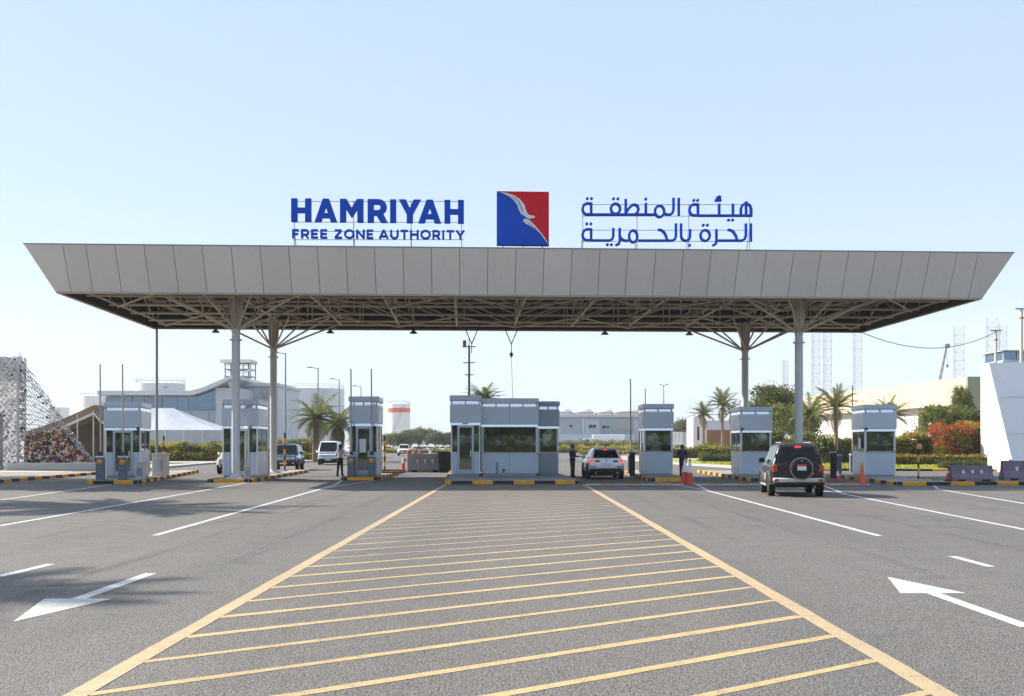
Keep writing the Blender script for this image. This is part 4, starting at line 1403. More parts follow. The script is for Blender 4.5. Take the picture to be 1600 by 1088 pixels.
# ------------------------------------------------------------------ lane barriers
def barrier(label, p, rz, arm=4.4, z=0.145, lens=True):
    t = thing('lane_barrier', label, 'barrier', (p[0], p[1], z), rz, 'lane barriers with raised arms')
    MB().bbox(-.19, .19, -.16, .16, 0.0, 1.02, .02).build('cabinet', M['cabinet'], t)
    MB().bbox(-.21, .21, -.18, .18, 1.024, 1.12, .03).build('cabinet_cap', M['panel'], t)
    MB().bbox(-.14, .14, -.175, -.162, 0.16, 0.62, .004).build('cabinet_door', M['cabinet'], t)
    if lens:
        MB().lathe([(0.05, -0.06), (0.13, -0.04), (0.14, 0.0)], 14, (0.0, -0.164, 0.83), 0, 'y').build('signal_lens', M['orange'], t, 40)
    MB().tube((0.0, 0.05, 1.1), (-0.03, 0.05, 1.1 + arm), .045, .032, 8).build('arm', M['arm_beige'], t, 40)
    MB().bbox(-.09, .09, 0.0, 0.12, 1.1, 1.32, .015).build('arm_clamp', M['dark_steel'], t)
    MB().tube((-0.03, 0.05, 1.1 + arm - .01), (-0.03, 0.05, 1.13 + arm), .034, .034, 8).build('arm_tip', M['dark_steel'], t)
    return t
def bar_at(key, u, Y, label, arm=4.4, **kw):
    return barrier(label, (wx(u, Y), Y), ISL[key].rotation_euler.z, arm, **kw)
bar_at('b1', 157, 49.7, 'raised beige arm on a blue grey cabinet, leftmost of all barriers', 4.3)
bar_at('b1', 192, 49.7, 'raised beige arm on a blue grey cabinet in front of the far left booth door', 4.3)
bar_at('b3', 549, 54.05, 'raised barrier arm left of the narrow booth, by the man in white', 4.4)
bar_at('b3', 581, 54.05, 'raised barrier arm right of the narrow booth door, orange lens', 4.4)
bar_at('b5', 986, 60.5, 'raised barrier arm behind the small booth near the white car, taller one', 4.3, lens=False)
bar_at('b5', 1009, 63.8, 'shorter raised barrier arm behind the small booth near the white car', 3.9, lens=False)
bar_at('b7', 1309, 60.0, 'raised barrier arm at the left rear of the rightmost booth', 4.0, lens=False)
bar_at('b7', 1333, 62.0, 'raised barrier arm behind the roof of the rightmost booth', 4.0, lens=False)

# black card-reader posts beside the right booths
def reader(label, u, Y):
    t = thing('card_reader', label, 'card reader', (wx(u, Y), Y, 0.145), R(-4), 'card readers')
    MB().bbox(-.14, .14, -.12, .12, 0, 1.25, .03).build('housing', M['plastic'], t)
    MB().bbox(-.16, .16, -.14, .14, 1.254, 1.3, .01).build('cap', M['panel'], t)
    MB().bbox(-.09, .09, -.135, -.122, .85, 1.1, .004).build('screen', M['car_glass'], t)
reader('black card reader post left of the rightmost booth', 1302, 52.5)
reader('black card reader post left of the small booth by the white car', 988, 55.2)

# striped posts
def striped_post(label, u, Y, h, z=0.145, cat='post', rr=.06):
    t = thing('striped_post', label, cat, (wx(u, Y), Y, z), 0, 'yellow and black posts')
    n = 7
    for i in range(n):
        MB().tube((0, 0, h * i / n), (0, 0, h * (i + 1) / n - .004), rr, rr, 10).build('band', M['kerb_black' if i % 2 == 0 else 'kerb_yellow'], t, 40)
    MB().lathe([(0.16, 0), (0.16, .05), (.08, .09)], 10).build('foot', M['island_concrete'], t)
    MB().lathe([(0.0, -.12), (.11, -.1), (.12, 0), (.11, .1), (0.0, .12)], 10, (0, -.1, h * .78)).build('lamp', M['orange'], t, 40)
striped_post('yellow and black striped post between the two left canopy columns', 413, 64.0, 2.3)
striped_post('yellow and black striped post just right of the left back column', 445, 66.0, 2.4)
striped_post('yellow and black striped post right behind the narrow booth', 601, 65.0, 2.2)
striped_post('yellow and black striped post right of the slim corner post', 256, 63.4, 2.2)
striped_post('thin yellow and black post among the red cones on the right', 1435, 47.8, 2.0, rr=.04)

# boxes beside the booths
def utility_box(label, p, w, d, h, m):
    t = thing('utility_box', label, 'utility box', p)
    MB().bbox(-w / 2, w / 2, -d / 2, d / 2, 0, h, .015).build('body', M[m], t)
    MB().bbox(-w / 2 - .02, w / 2 + .02, -d / 2 - .02, d / 2 + .02, h + .002, h + .05, .01).build('lid', M[m], t)
    MB().bbox(-w * .35, w * .35, -d / 2 - .012, -d / 2 - .001, h * .2, h * .75, .003).build('hatch', M['panel_dark'], t)
utility_box('pale grey utility box right of the far left booth', on_island('b1', 0.85, 7.6), .7, .7, 1.15, 'cream_wall')
utility_box('low pale box between barrier and far left booth', on_island('b1', 0.75, 2.5), .38, .38, .75, 'cream_wall')
utility_box('small beige box at the foot of the left front column', on_island('b2', 0.62, 1.3), .25, .25, .55, 'arm_beige')
utility_box('tall beige box right of the booth behind the left front column', on_island('b2', 0.65, 5.6), .45, .6, 1.35, 'arm_beige')

# yellow notice on the right front column
ysg = thing('notice_board', 'yellow notice sign on a post behind the dark four wheel drive', 'sign', (wx(1231, 58), 58, 0.145))
MB().tube((0, 0.03, 0), (0, 0.03, 1.9), .03, n=8).build('post', M['steel'], ysg)
MB().bbox(-.3, .3, -.012, .012, 1.35, 1.95, .005).build('board', M['sign_yellow'], ysg)

# ------------------------------------------------------------------ cones, water barriers
def cone(label, p, h=1.0, kind=0, group='traffic cones'):
    t = thing('traffic_cone', label, 'traffic cone', p, random.random() * 6, group)
    r = 0.17 * (h / 1.0) ** 0.5
    MB().bbox(-r - .05, r + .05, -r - .05, r + .05, 0, .045, .012).build('base', M['cone_red' if kind != 2 else 'rubber'], t)
    def rad(z): return r * (1 - 0.8 * z / h)
    segs = {0: (('cone_red', .0, .45), ('cone_white', .45, .9), ('cone_red', .9, 1.0)),
            1: (('cone_orange', 0, .35), ('cone_orange', .35, 1.0)),
            2: (('cone_red', 0, .55), ('cone_white', .55, .78), ('plastic', .78, 1.0))}[kind]
    for m, a, b in segs:
        z0 = .045 + a * (h - .045); z1 = .045 + b * (h - .045)
        MB().lathe([(rad(z0), z0), (rad(z1), z1)], 12).build('sleeve', M[m], t, 40)
    return t
g = gnd(1070, 757); cone('tall red and white cone, left of a pair before the blue shirted person', (g.x, g.y, 0), 1.2)
g = gnd(1078, 757.5); cone('tall red and white cone, right of a pair before the blue shirted person', (g.x, g.y, 0), 1.15)
g = gnd(1309, 752); cone('small red cone just right of the dark four wheel drive', (g.x, g.y, 0), 0.55, 0)
g = gnd(1347, 757); cone('slim all orange cone in front of the rightmost booth', (g.x, g.y, 0), 0.95, 1)
g = gnd(1451, 753); cone('red cone with white collar and dark top, leftmost of three near the purple barrier', (g.x, 48.4, 0.13), 0.62, 2)
g = gnd(1466, 753); cone('red cone with white collar and dark top, middle of three near the purple barrier', (g.x, 48.6, 0.13), 0.62, 2)
cone('red cone with white collar and dark top, nearest to the purple barrier', (wx(1482, 48.6), 48.6, 0.13), 0.6, 2)
g = gnd(630, 734); cone('red cone with white foot left of the grey water barrier', (g.x, g.y, 0), 1.0, 0)
g = gnd(679, 733); cone('red and white cone behind the right end of the grey water barrier', (g.x, 74.5, 0), 1.6, 0)
cone('pale topped cone behind the middle of the grey water barrier', (wx(662, 76), 76, 0), 1.25, 0)

def water_barrier(label, p, w, h, rz, m, holes):
    t = thing('water_barrier', label, 'barrier', p, rz, 'plastic road barriers')
    mb = MB()
    prof = [(-.28, 0), (.28, 0), (.28, .2 * h), (.14, .5 * h), (.10, h), (-.10, h), (-.14, .5 * h), (-.28, .2 * h)]
    mb.prism([(-w / 2, y, z) for y, z in prof], (w, 0, 0))
    o = mb.build('body', M[m], t)
    for i in range(holes):
        x = (i - (holes - 1) / 2) * w * 0.22
        MB().bbox(x - .06, x + .06, -.20, -.115, h * .48, h * .70, .015).build('slot', M['cone_white'], t)
    for s in (-1, 1):
        MB().box(s * w * .3 - .18, s * w * .3 + .18, -.295, -.283, .0, .11 * h).build('foot_slot', M['rubber'], t)
        MB().lathe([(.07, h + .002), (.07, h + .06)], 10, (s * w * .32, 0, 0)).build('filler_cap', M[m], t)
    return t
water_barrier('grey plastic water barrier with three marks, left of the central building', (wx(664, 69), 69, 0), 2.25, 1.2, R(4), 'barrier_grey', 3)
water_barrier('purple grey road barrier beside the three red cones', (wx(1523, 48), 48.4, 0.13), 1.9, 0.72, R(1), 'barrier_purple', 3)
water_barrier('taller purple grey road barrier at the right edge', (wx(1592, 50), 49.3, 0.13), 2.3, 0.92, R(1), 'barrier_purple', 3)
wb = thing('waste_bin', 'black open bin beside the grey water barrier', 'bin', (wx(697, 68), 68.3, 0))
MB().prism([(-.42, -.3, 0), (.42, -.3, 0), (.5, -.36, 1.25), (-.5, -.36, 1.25)], (0, .66, 0)).build('body', M['plastic'], wb)
MB().bbox(-.55, .55, -.42, .36, 1.255, 1.33, .02).build('rim', M['rubber'], wb)
# red and white plank barricade
bc = thing('plank_barricade', 'red and white plank barricade left of the grey water barrier', 'barricade', (wx(645, 72), 72, 0), R(4))
for s in (-1, 1):
    MB().tube((s * .42, -.25, 0), (s * .42, 0, 1.5), .03, n=6).build('leg', M['cone_white'], bc)
    MB().tube((s * .42, .25, 0), (s * .42, 0, 1.5), .03, n=6).build('leg', M['cone_white'], bc)
for k_, z in enumerate((.75, 1.3)):
    MB().bbox(-.62, .62, -.075, -.045, z - .12, z + .12, .006).build('plank', M['cone_orange'], bc)
    for i in range(3):
        x = -.42 + i * .42
        MB().prism([(x - .08, -.079, z - .115), (x + .04, -.079, z - .115), (x + .12, -.079, z + .115), (x, -.079, z + .115)], (0, .003, 0)).build('stripe', M['cone_white'], bc)
# stacked timber at the end of the narrow island
for i, (x, y, z, r) in enumerate(((0.55, 7.6, .16, 62), (0.75, 8.2, .16, 70), (0.62, 7.9, .27, 58))):
    p = on_island('b3', x, y, z)
    pl = MB().bbox(-1.1, 1.1, -.1, .1, 0, .09, .01).build('timber_plank', M['wood'], None)
    pl.location = p; pl.rotation_euler = (0, 0, R(r - 40))
    tag(pl, ('weathered timber plank lying nearest on the narrow booth island', 'weathered timber plank lying farther back on the narrow booth island', 'topmost weathered timber plank on the narrow booth island')[i], 'plank', 'timber behind the narrow booth')

# ================================================================== VEHICLES
def bil(q, u, v):
    a = q[0].lerp(q[1], u); b = q[3].lerp(q[2], u)
    return a.lerp(b, v)
def patch(q, u0, u1, v0, v1, off=0.008, thick=0.01):
    """thin plate lying on quad q (p00, p10, p11, p01)"""
    n = (q[1] - q[0]).cross(q[3] - q[0]).normalized()
    pts = [bil(q, u, v) + n * off for u, v in ((u0, v0), (u1, v0), (u1, v1), (u0, v1))]
    return MB().prism(pts, -n * thick)

def make_car(name, label, cat, loc, rz, paint, S, group=None):
    """S: stations (y, zb, zt, hw) rear to front; cab = (y rear, y front at belt), roof = (y rear, y front), H, belt"""
    t = thing(name, label, cat, loc, rz, group)
    P = M[paint]
    st = S['st']
    mb = MB(); ring = []
    for (y, zb, zt, hw) in st:
        h = zt - zb
        r = [(-hw * .90, y, zb), (-hw * .985, y, zb + .10), (-hw, y, zb + h * .45), (-hw * .985, y, zt - h * .18), (-hw * .93, y, zt - .015), (-hw * .55, y, zt + .012)]
        ring.append(r + [(-x, yy_, z) for (x, yy_, z) in reversed(r)])
    n = len(ring[0])
    vs = [p for r in ring for p in r]
    fs = []
    for i in range(len(ring) - 1):
        for k in range(n):
            fs.append((i * n + k, i * n + (k + 1) % n, (i + 1) * n + (k + 1) % n, (i + 1) * n + k))
    fs += [tuple(range(n)), tuple(range(len(vs) - n, len(vs)))[::-1]]
    mb.add(vs, fs)
    body = mb.build('body', P, t, 42)
    # cabin
    (cy0, cy1), (ry0, ry1), H, zb, hb, ht = S['cab'], S['roof'], S['H'], S['belt'], S['hwb'], S['hwt']
    e = S.get('round', 0.12)
    lo = [Vector((-hb, cy0, zb)), Vector((hb, cy0, zb)), Vector((hb, cy1, zb)), Vector((-hb, cy1, zb))]
    hi = [Vector((-ht, ry0, H - .07)), Vector((ht, ry0, H - .07)), Vector((ht, ry1, H - .07)), Vector((-ht, ry1, H - .07))]
    top = [Vector((-ht + e, ry0 + e, H)), Vector((ht - e, ry0 + e, H)), Vector((ht - e, ry1 - e, H)), Vector((-ht + e, ry1 - e, H))]
    cb = MB()
    cb.add(lo + hi + top, [(0, 1, 5, 4), (1, 2, 6, 5), (2, 3, 7, 6), (3, 0, 4, 7), (4, 5, 9, 8), (5, 6, 10, 9), (6, 7, 11, 10), (7, 4, 8, 11), (8, 9, 10, 11), (3, 2, 1, 0)])
    me_ = cb.mesh('cabin', [P])
    bm_ = bmesh.new(); bm_.from_mesh(me_)
    ed_ = [e_ for e_ in bm_.edges if max(v_.co.z for v_ in e_.verts) > zb + .2]
    bmesh.ops.bevel(bm_, geom=ed_, offset=S.get('bev', .045), segments=3, affect='EDGES', profile=.6, clamp_overlap=True)
    bm_.to_mesh(me_); bm_.free()
    me_.shade_smooth(); me_.set_sharp_from_angle(angle=R(50))
    link('cabin', me_, t)
    rear = [lo[0], lo[1], hi[1], hi[0]]
    front = [lo[2], lo[3], hi[3], hi[2]]
    left = [lo[3], lo[0], hi[0], hi[3]]
    right = [lo[1], lo[2], hi[2], hi[1]]
    G_ = M['car_glass']
    patch(rear, *S.get('rw', (.07, .93, .16, .93))).build('rear_window', G_, t)
    patch(front, .05, .95, .10, .95).build('windscreen', G_, t)
    cuts = S.get('cuts', (.04, .30, .34, .64, .68, .95))
    for q, flip in ((left, True), (right, False)):
        for i in range(0, len(cuts), 2):
            a, b = cuts[i], cuts[i + 1]
            if flip: a, b = 1 - b, 1 - a
            patch(q, a, b, .14, .90).build('side_window', G_, t)
    # doors: shut lines as thin dark strips
    ym = [(cy0 + cy1) / 2 + d for d in S.get('doors', (-0.75, 0.25, 1.1))]
    hw = max(s[3] for s in st)
    for s in (-1, 1):
        for y in ym:
            MB().box(min(s * hw * .992, s * hw * 1.003), max(s * hw * .992, s * hw * 1.003), y - .008, y + .008, S['sill'] + .12, zb - .1).build('door_gap', M['plastic'], t)
        MB().bbox(min(s * hw * .985, s * (hw + .025)), max(s * hw * .985, s * (hw + .025)), ym[0], ym[-1], S['sill'] + S.get('tz', (.18, .27))[0], S['sill'] + S.get('tz', (.18, .27))[1], .01).build('side_trim', M[S.get('trim', 'plastic')], t)
        mbm = MB().bbox(min(s * (hb + .02), s * (hb + .24)), max(s * (hb + .02), s * (hb + .24)), cy1 - .62, cy1 - .50, zb + .02, zb + .2, .03)
        mbm.build('mirror', M[S.get('mirror', paint)], t)
    # wheels
    r = S['wr']
    for y in S['wy']:
        for s in (-1, 1):
            xo = s * (hw + .012)
            MB().lathe([(r * 1.16, -.02), (r * 1.16, .006)], 22, (s * hw * .99, y, r + .02), 0, 'x').build('wheel_well', M['plastic'], t)
            w = MB().lathe([(r * .62, -.11), (r * .95, -.11), (r, -.07), (r, .07), (r * .95, .11), (r * .62, .11)], 22, (0, 0, 0), 0, 'x')
            wo = w.build('wheel', M['rubber'], t, 40)
            wo.location = (s * (hw - .085), y, r)
            MB().lathe([(r * .2, .10), (r * .60, .112), (r * .64, .10)] if s > 0 else [(r * .64, -.10), (r * .60, -.112), (r * .2, -.10)], 16, (0, 0, 0), 0, 'x').build('rim', M['rim'], wo, 40)
            a = MB()
            pr = []
            for k in range(13):
                th = PI * k / 12
                pr.append((math.cos(th), math.sin(th)))
            for k in range(12):
                c0, c1 = pr[k], pr[k + 1]
                x0, x1 = (hw - .03, hw + S.get('flare', .02))
                q = [(s * x0, y + c0[0] * r * 1.15, r + .02 + c0[1] * r * 1.15), (s * x1, y + c0[0] * r * 1.15, r + .02 + c0[1] * r * 1.15), (s * x1, y + c0[0] * r * 1.27, r + .02 + c0[1] * r * 1.27), (s * x0, y + c0[0] * r * 1.29, r + .02 + c0[1] * r * 1.29),
                     (s * x0, y + c1[0] * r * 1.15, r + .02 + c1[1] * r * 1.15), (s * x1, y + c1[0] * r * 1.15, r + .02 + c1[1] * r * 1.15), (s * x1, y + c1[0] * r * 1.27, r + .02 + c1[1] * r * 1.27), (s * x0, y + c1[0] * r * 1.29, r + .02 + c1[1] * r * 1.29)]
                a.add(q, [(0, 1, 5, 4), (1, 2, 6, 5), (2, 3, 7, 6)])
            a.build('wheel_arch', M[S.get('arch', paint)], t, 50)
    # underside
    MB().box(-hw * .8, hw * .8, st[0][0] + .25, st[-1][0] - .25, S['sill'] - .12, S['sill'] + .1).build('underbody', M['plastic'], t)
    return t, body

# --- dark four-wheel drive seen from behind
S_suv = dict(st=[(-2.20, .60, 1.10, .80), (-2.12, .50, 1.17, .87), (-1.6, .46, 1.17, .90), (0, .44, 1.15, .905), (1.0, .44, 1.13, .905), (1.55, .46, 1.10, .895), (2.15, .50, 1.02, .86), (2.28, .58, .88, .78)],
             cab=(-2.12, 1.15), roof=(-1.98, .45), H=1.86, belt=1.12, hwb=.85, hwt=.63, sill=.44, wy=(-1.35, 1.42), wr=.385, cuts=(.05, .30, .34, .62, .66, .94), flare=.055, arch='car_bronze', trim='car_bronze', doors=(-.7, .3, 1.25), round=.24, bev=.11, tz=(.02, .34), rw=(.10, .90, .14, .88))  # bronze band made taller so the door sides look sunlit
suv, sb = make_car('parked_car', 'dark four wheel drive with spare wheel on its rear door, nearest vehicle', 'car', (10.0, 38.45, 0), R(-8), 'car_dark', S_suv)
suv.name = 'four_wheel_drive'
MB().bbox(-.84, .84, -2.34, -2.10, .50, .66, .04).build('rear_bumper', M['silver_trim'], suv, 40)
MB().bbox(-.88, .88, -2.26, -2.0, .40, .50, .03).build('bumper_skirt', M['plastic'], suv, 40)
for s in (-1, 1):
    MB().bbox(min(s * .68, s * .87), max(s * .68, s * .87), -2.21, -2.06, .86, 1.10, .025).build('tail_lamp', M['tail'], suv)
    MB().bbox(min(s * .66, s * .82), max(s * .66, s * .82), -2.352, -2.33, .53, .63, .01).build('bumper_lamp', M['tail'], suv)
    MB().bbox(min(s * .80, s * .99), max(s * .80, s * .99), -.9, .95, .33, .40, .015).build('side_step', M['silver_trim'], suv)
    MB().tube((s * .50, -1.65, 1.875), (s * .50, .2, 1.875), .022, n=6).build('roof_rail', M['silver_trim'], suv)
    MB().bbox(min(s * .70, s * .76), max(s * .70, s * .76), -2.14, -2.04, 1.14, 1.5, .02).build('rear_pillar', M['car_dark'], suv)
sw = MB().lathe([(.02, -.23), (.20, -.235), (.30, -.225), (.355, -.19), (.375, -.12), (.375, 0.02), (.33, 0.05)], 26, (0.1, -2.2, .98), 0, 'y').build('spare_wheel', M['plastic'], suv, 40)
MB().lathe([(.355, -.195), (.392, -.19), (.392, -.10), (.355, -.095)], 26, (0.1, -2.2, .98), 0, 'y').build('spare_wheel_rim', M['car_bronze'], sw, 40)
MB().bbox(-.05, .25, -2.455, -2.435, .92, 1.06, .006).build('number_plate', M['plate_white'], sw)
MB().bbox(-.05, .25, -2.452, -2.43, 1.062, 1.13, .006).build('plate_lamp_bar', M['plate_red'], sw)
MB().lathe([(0.0, -.01), (.03, -.008), (.035, 0)], 6, (.1, -2.437, 1.24), 0, 'y').build('badge', M['chrome'], sw)
MB().bbox(-.09, .11, -2.04, -2.005, 1.69, 1.75, .01).build('brake_lamp', M['tail_lit'], suv)
MB().bbox(.42, .52, -2.24, -2.2, .78, .84, .008).build('door_handle', M['chrome'], suv)
MB().tube((.55, -2.2, .36), (.55, -2.34, .36), .03, n=8).build('exhaust', M['steel'], suv)
MB().bbox(-.94, -.915, -.5, -.12, .55, .75, .004).build('side_badge', M['silver_trim'], suv)

# --- white crossover seen from behind
S_x = dict(st=[(-2.30, .62, .98, .70), (-2.22, .42, 1.06, .84), (-1.8, .34, 1.08, .91), (0, .32, 1.04, .93), (1.0, .32, 1.02, .92), (1.7, .34, .98, .90), (2.2, .40, .88, .82), (2.34, .5, .74, .66)],
           cab=(-2.18, 1.05), roof=(-1.55, .2), H=1.62, belt=1.03, hwb=.82, hwt=.62, sill=.30, wy=(-1.40, 1.42), wr=.36, cuts=(.10, .30, .34, .60, .64, .92), arch='plastic', round=.15)
xc, xb_ = make_car('crossover_car', 'white crossover with lit brake lamps stopped beside the central building', 'car', (4.62, 56.6, 0), R(1), 'car_white', S_x)
MB().bbox(-.86, .86, -2.34, -2.1, .36, .54, .04).build('rear_bumper', M['plastic'], xc, 40)
MB().bbox(-.80, .80, -2.36, -2.12, .545, .62, .03).build('bumper_lip', M['car_silver'], xc, 40)
for s in (-1, 1):
    MB().bbox(min(s * .62, s * .87), max(s * .62, s * .87), -2.29, -2.08, .90, 1.04, .02).build('tail_lamp', M['tail_lit'], xc)
    MB().bbox(min(s * .34, s * .60), max(s * .34, s * .60), -2.325, -2.2, .91, .99, .015).build('reversing_lamp', M['car_glass'], xc)
    MB().bbox(min(s * .55, s * .80), max(s * .55, s * .80), -2.355, -2.2, .66, .70, .01).build('reflector', M['tail'], xc)
    MB().tube((s * .55, -2.2, .34), (s * .55, -2.36, .34), .05, n=10).build('exhaust', M['chrome'], xc)
MB().bbox(-.08, .08, -1.62, -1.575, 1.50, 1.56, .01).build('brake_lamp', M['tail_lit'], xc)
MB().bbox(-.62, .62, -1.72, -1.5, 1.59, 1.625, .01).build('spoiler', M['car_white'], xc)
MB().bbox(-.26, .26, -2.335, -2.305, .76, .87, .006).build('number_plate', M['plate_white'], xc)
MB().lathe([(0.0, -.012), (.045, -.01), (.05, 0)], 12, (0, -2.31, .99), 0, 'y').build('badge', M['chrome'], xc)

# --- white van coming towards the camera
S_v = dict(st=[(-2.35, .40, 1.10, .86), (-2.25, .34, 1.14, .90), (0, .32, 1.14, .92), (1.6, .32, 1.12, .92), (2.15, .34, 1.02, .90), (2.36, .42, .90, .82)],
           cab=(-2.28, 2.18), roof=(-2.15, 1.45), H=2.12, belt=1.08, hwb=.89, hwt=.76, sill=.30, wy=(-1.3, 1.45), wr=.34, cuts=(.03, .28, .31, .52, .55, .74, .78, .97), round=.14)
van, vb = make_car('white_van', 'white passenger van driving in, left of the man in the white shirt', 'van', (-16.75, 95.4, 0), R(180 + 5), 'car_white', S_v)
MB().bbox(-.88, .88, 2.2, 2.42, .34, .58, .04).build('front_bumper', M['plastic'], van, 40)
MB().bbox(-.55, .55, 2.30, 2.385, .74, .88, .02).build('grille', M['car_silver'], van)
MB().bbox(-.25, .25, 2.41, 2.43, .42, .53, .006).build('number_plate', M['plate_white'], van)
for s in (-1, 1):
    MB().bbox(min(s * .58, s * .84), max(s * .58, s * .84), 2.2, 2.36, .72, .92, .02).build('head_lamp', M['head_lens'], van)
    MB().tube((s * .3, 2.13, 1.16), (s * .05, 1.98, 1.55), .012, n=5).build('wiper', M['plastic'], van)

# --- cream and navy four-wheel drives waiting in the left lane
def front_face(t, lamp_y, bw, grille_m='plastic', z=.78):
    MB().bbox(-bw, bw, lamp_y - .16, lamp_y + .06, .40, .62, .05).build('front_bumper', M['plastic'], t, 40)
    MB().bbox(-.42, .42, lamp_y - .12, lamp_y + .02, z - .06, z + .14, .02).build('grille', M[grille_m], t)
    MB().bbox(-.26, .26, lamp_y + .065, lamp_y + .08, .46, .57, .005).build('number_plate', M['plate_white'], t)
    for s in (-1, 1):
        MB().bbox(min(s * .46, s * .78), max(s * .46, s * .78), lamp_y - .14, lamp_y + .01, z - .02, z + .14, .02).build('head_lamp', M['head_lens'], t)
        MB().lathe([(.02, 0.07), (.07, .065), (.08, .03)], 10, (s * .66, lamp_y, .52), 0, 'y').build('fog_lamp', M['head_lens'], t)
S_l = dict(S_suv); S_l['st'] = [(-2.3, .55, 1.05, .82), (-2.2, .46, 1.14, .90), (0, .42, 1.14, .93), (1.0, .42, 1.12, .93), (1.6, .44, 1.08, .92), (2.2, .48, 1.0, .88), (2.34, .56, .84, .78)]
S_l.update(arch='car_cream', trim='car_cream', cab=(-2.2, 1.1), hwb=.86, hwt=.70)
c1, _b = make_car('four_wheel_drive', 'cream white four wheel drive half hidden behind the left booth', 'car', (-17.45, 66.2, 0), R(180 + 6), 'car_cream', S_l)
front_face(c1, 2.34, .88)
S_n = dict(S_l); S_n.update(arch='car_blue', trim='plastic')
c2, _b = make_car('four_wheel_drive', 'navy blue four wheel drive behind the left back canopy column', 'car', (-16.2, 75.0, 0), R(180 + 5), 'car_blue', S_n)
front_face(c2, 2.34, .88, 'silver_trim')
S_p = dict(S_l); S_p.update(arch='car_white', trim='car_white')
c3, _b = make_car('four_wheel_drive', 'white four wheel drive approaching far off above the plank barricade', 'car', (-18.2, 172, 0), R(180 + 3), 'car_white', S_p)
front_face(c3, 2.34, .88)

# --- small saloons far off: one mesh each
def far_car_mesh(paint):
    mb = MB()
    st = [(-2.2, .35, .92, .72), (-2.05, .28, .98, .84), (0, .26, .96, .88), (1.4, .28, .90, .86), (2.1, .34, .74, .76)]
    rings = []
    for (y, zb, zt, hw) in st:
        r = [(-hw * .92, y, zb), (-hw, y, zb + .3), (-hw * .95, y, zt), ]
        rings.append(r + [(-x, q, z) for x, q, z in reversed(r)])
    n = 6; vs = [p for r in rings for p in r]; fs = []
    for i in range(len(rings) - 1):
        for k in range(n):
            fs.append((i * n + k, i * n + (k + 1) % n, (i + 1) * n + (k + 1) % n, (i + 1) * n + k))
    fs += [tuple(range(n)), tuple(range(len(vs) - n, len(vs)))[::-1]]
    mb.add(vs, fs, 0)
    lo = [Vector((-.8, -1.7, .94)), Vector((.8, -1.7, .94)), Vector((.8, 1.1, .94)), Vector((-.8, 1.1, .94))]
    hi = [Vector((-.6, -1.15, 1.42)), Vector((.6, -1.15, 1.42)), Vector((.6, .25, 1.42)), Vector((-.6, .25, 1.42))]
    mb.add(lo + hi, [(0, 1, 5, 4), (1, 2, 6, 5), (2, 3, 7, 6), (3, 0, 4, 7), (4, 5, 6, 7)], 0)
    for q in ([lo[0], lo[1], hi[1], hi[0]], [lo[2], lo[3], hi[3], hi[2]], [lo[3], lo[0], hi[0], hi[3]], [lo[1], lo[2], hi[2], hi[1]]):
        p = patch(q, .08, .92, .12, .9)
        mb.add(p.v, p.f, 1)
    for y in (-1.35, 1.35):
        for s in (-1, 1):
            mb.lathe([(.3, -.1), (.3, .1)], 10, (s * .8, y, .3), 2, 'x')
    for s in (-1, 1):
        mb.bbox(min(s * .4, s * .74), max(s * .4, s * .74), 1.98, 2.12, .56, .68, .02, 3)
    return mb.mesh('car', [M[paint], M['car_glass'], M['rubber'], M['head_lens']], 40)
FC = {p: far_car_mesh(p) for p in ('car_white', 'car_silver', 'car_blue', 'car_red', 'car_dark')}
def far_car(paint, label, x, y, rz, group='cars far behind the gate'):
    o = link('saloon_car', FC[paint], None, (x, y, 0), R(rz))
    return tag(o, label, 'car', group)
far_car('car_blue', 'dark blue saloon far off to the right of the white four wheel drive', wx(655, 215), 215, 183)

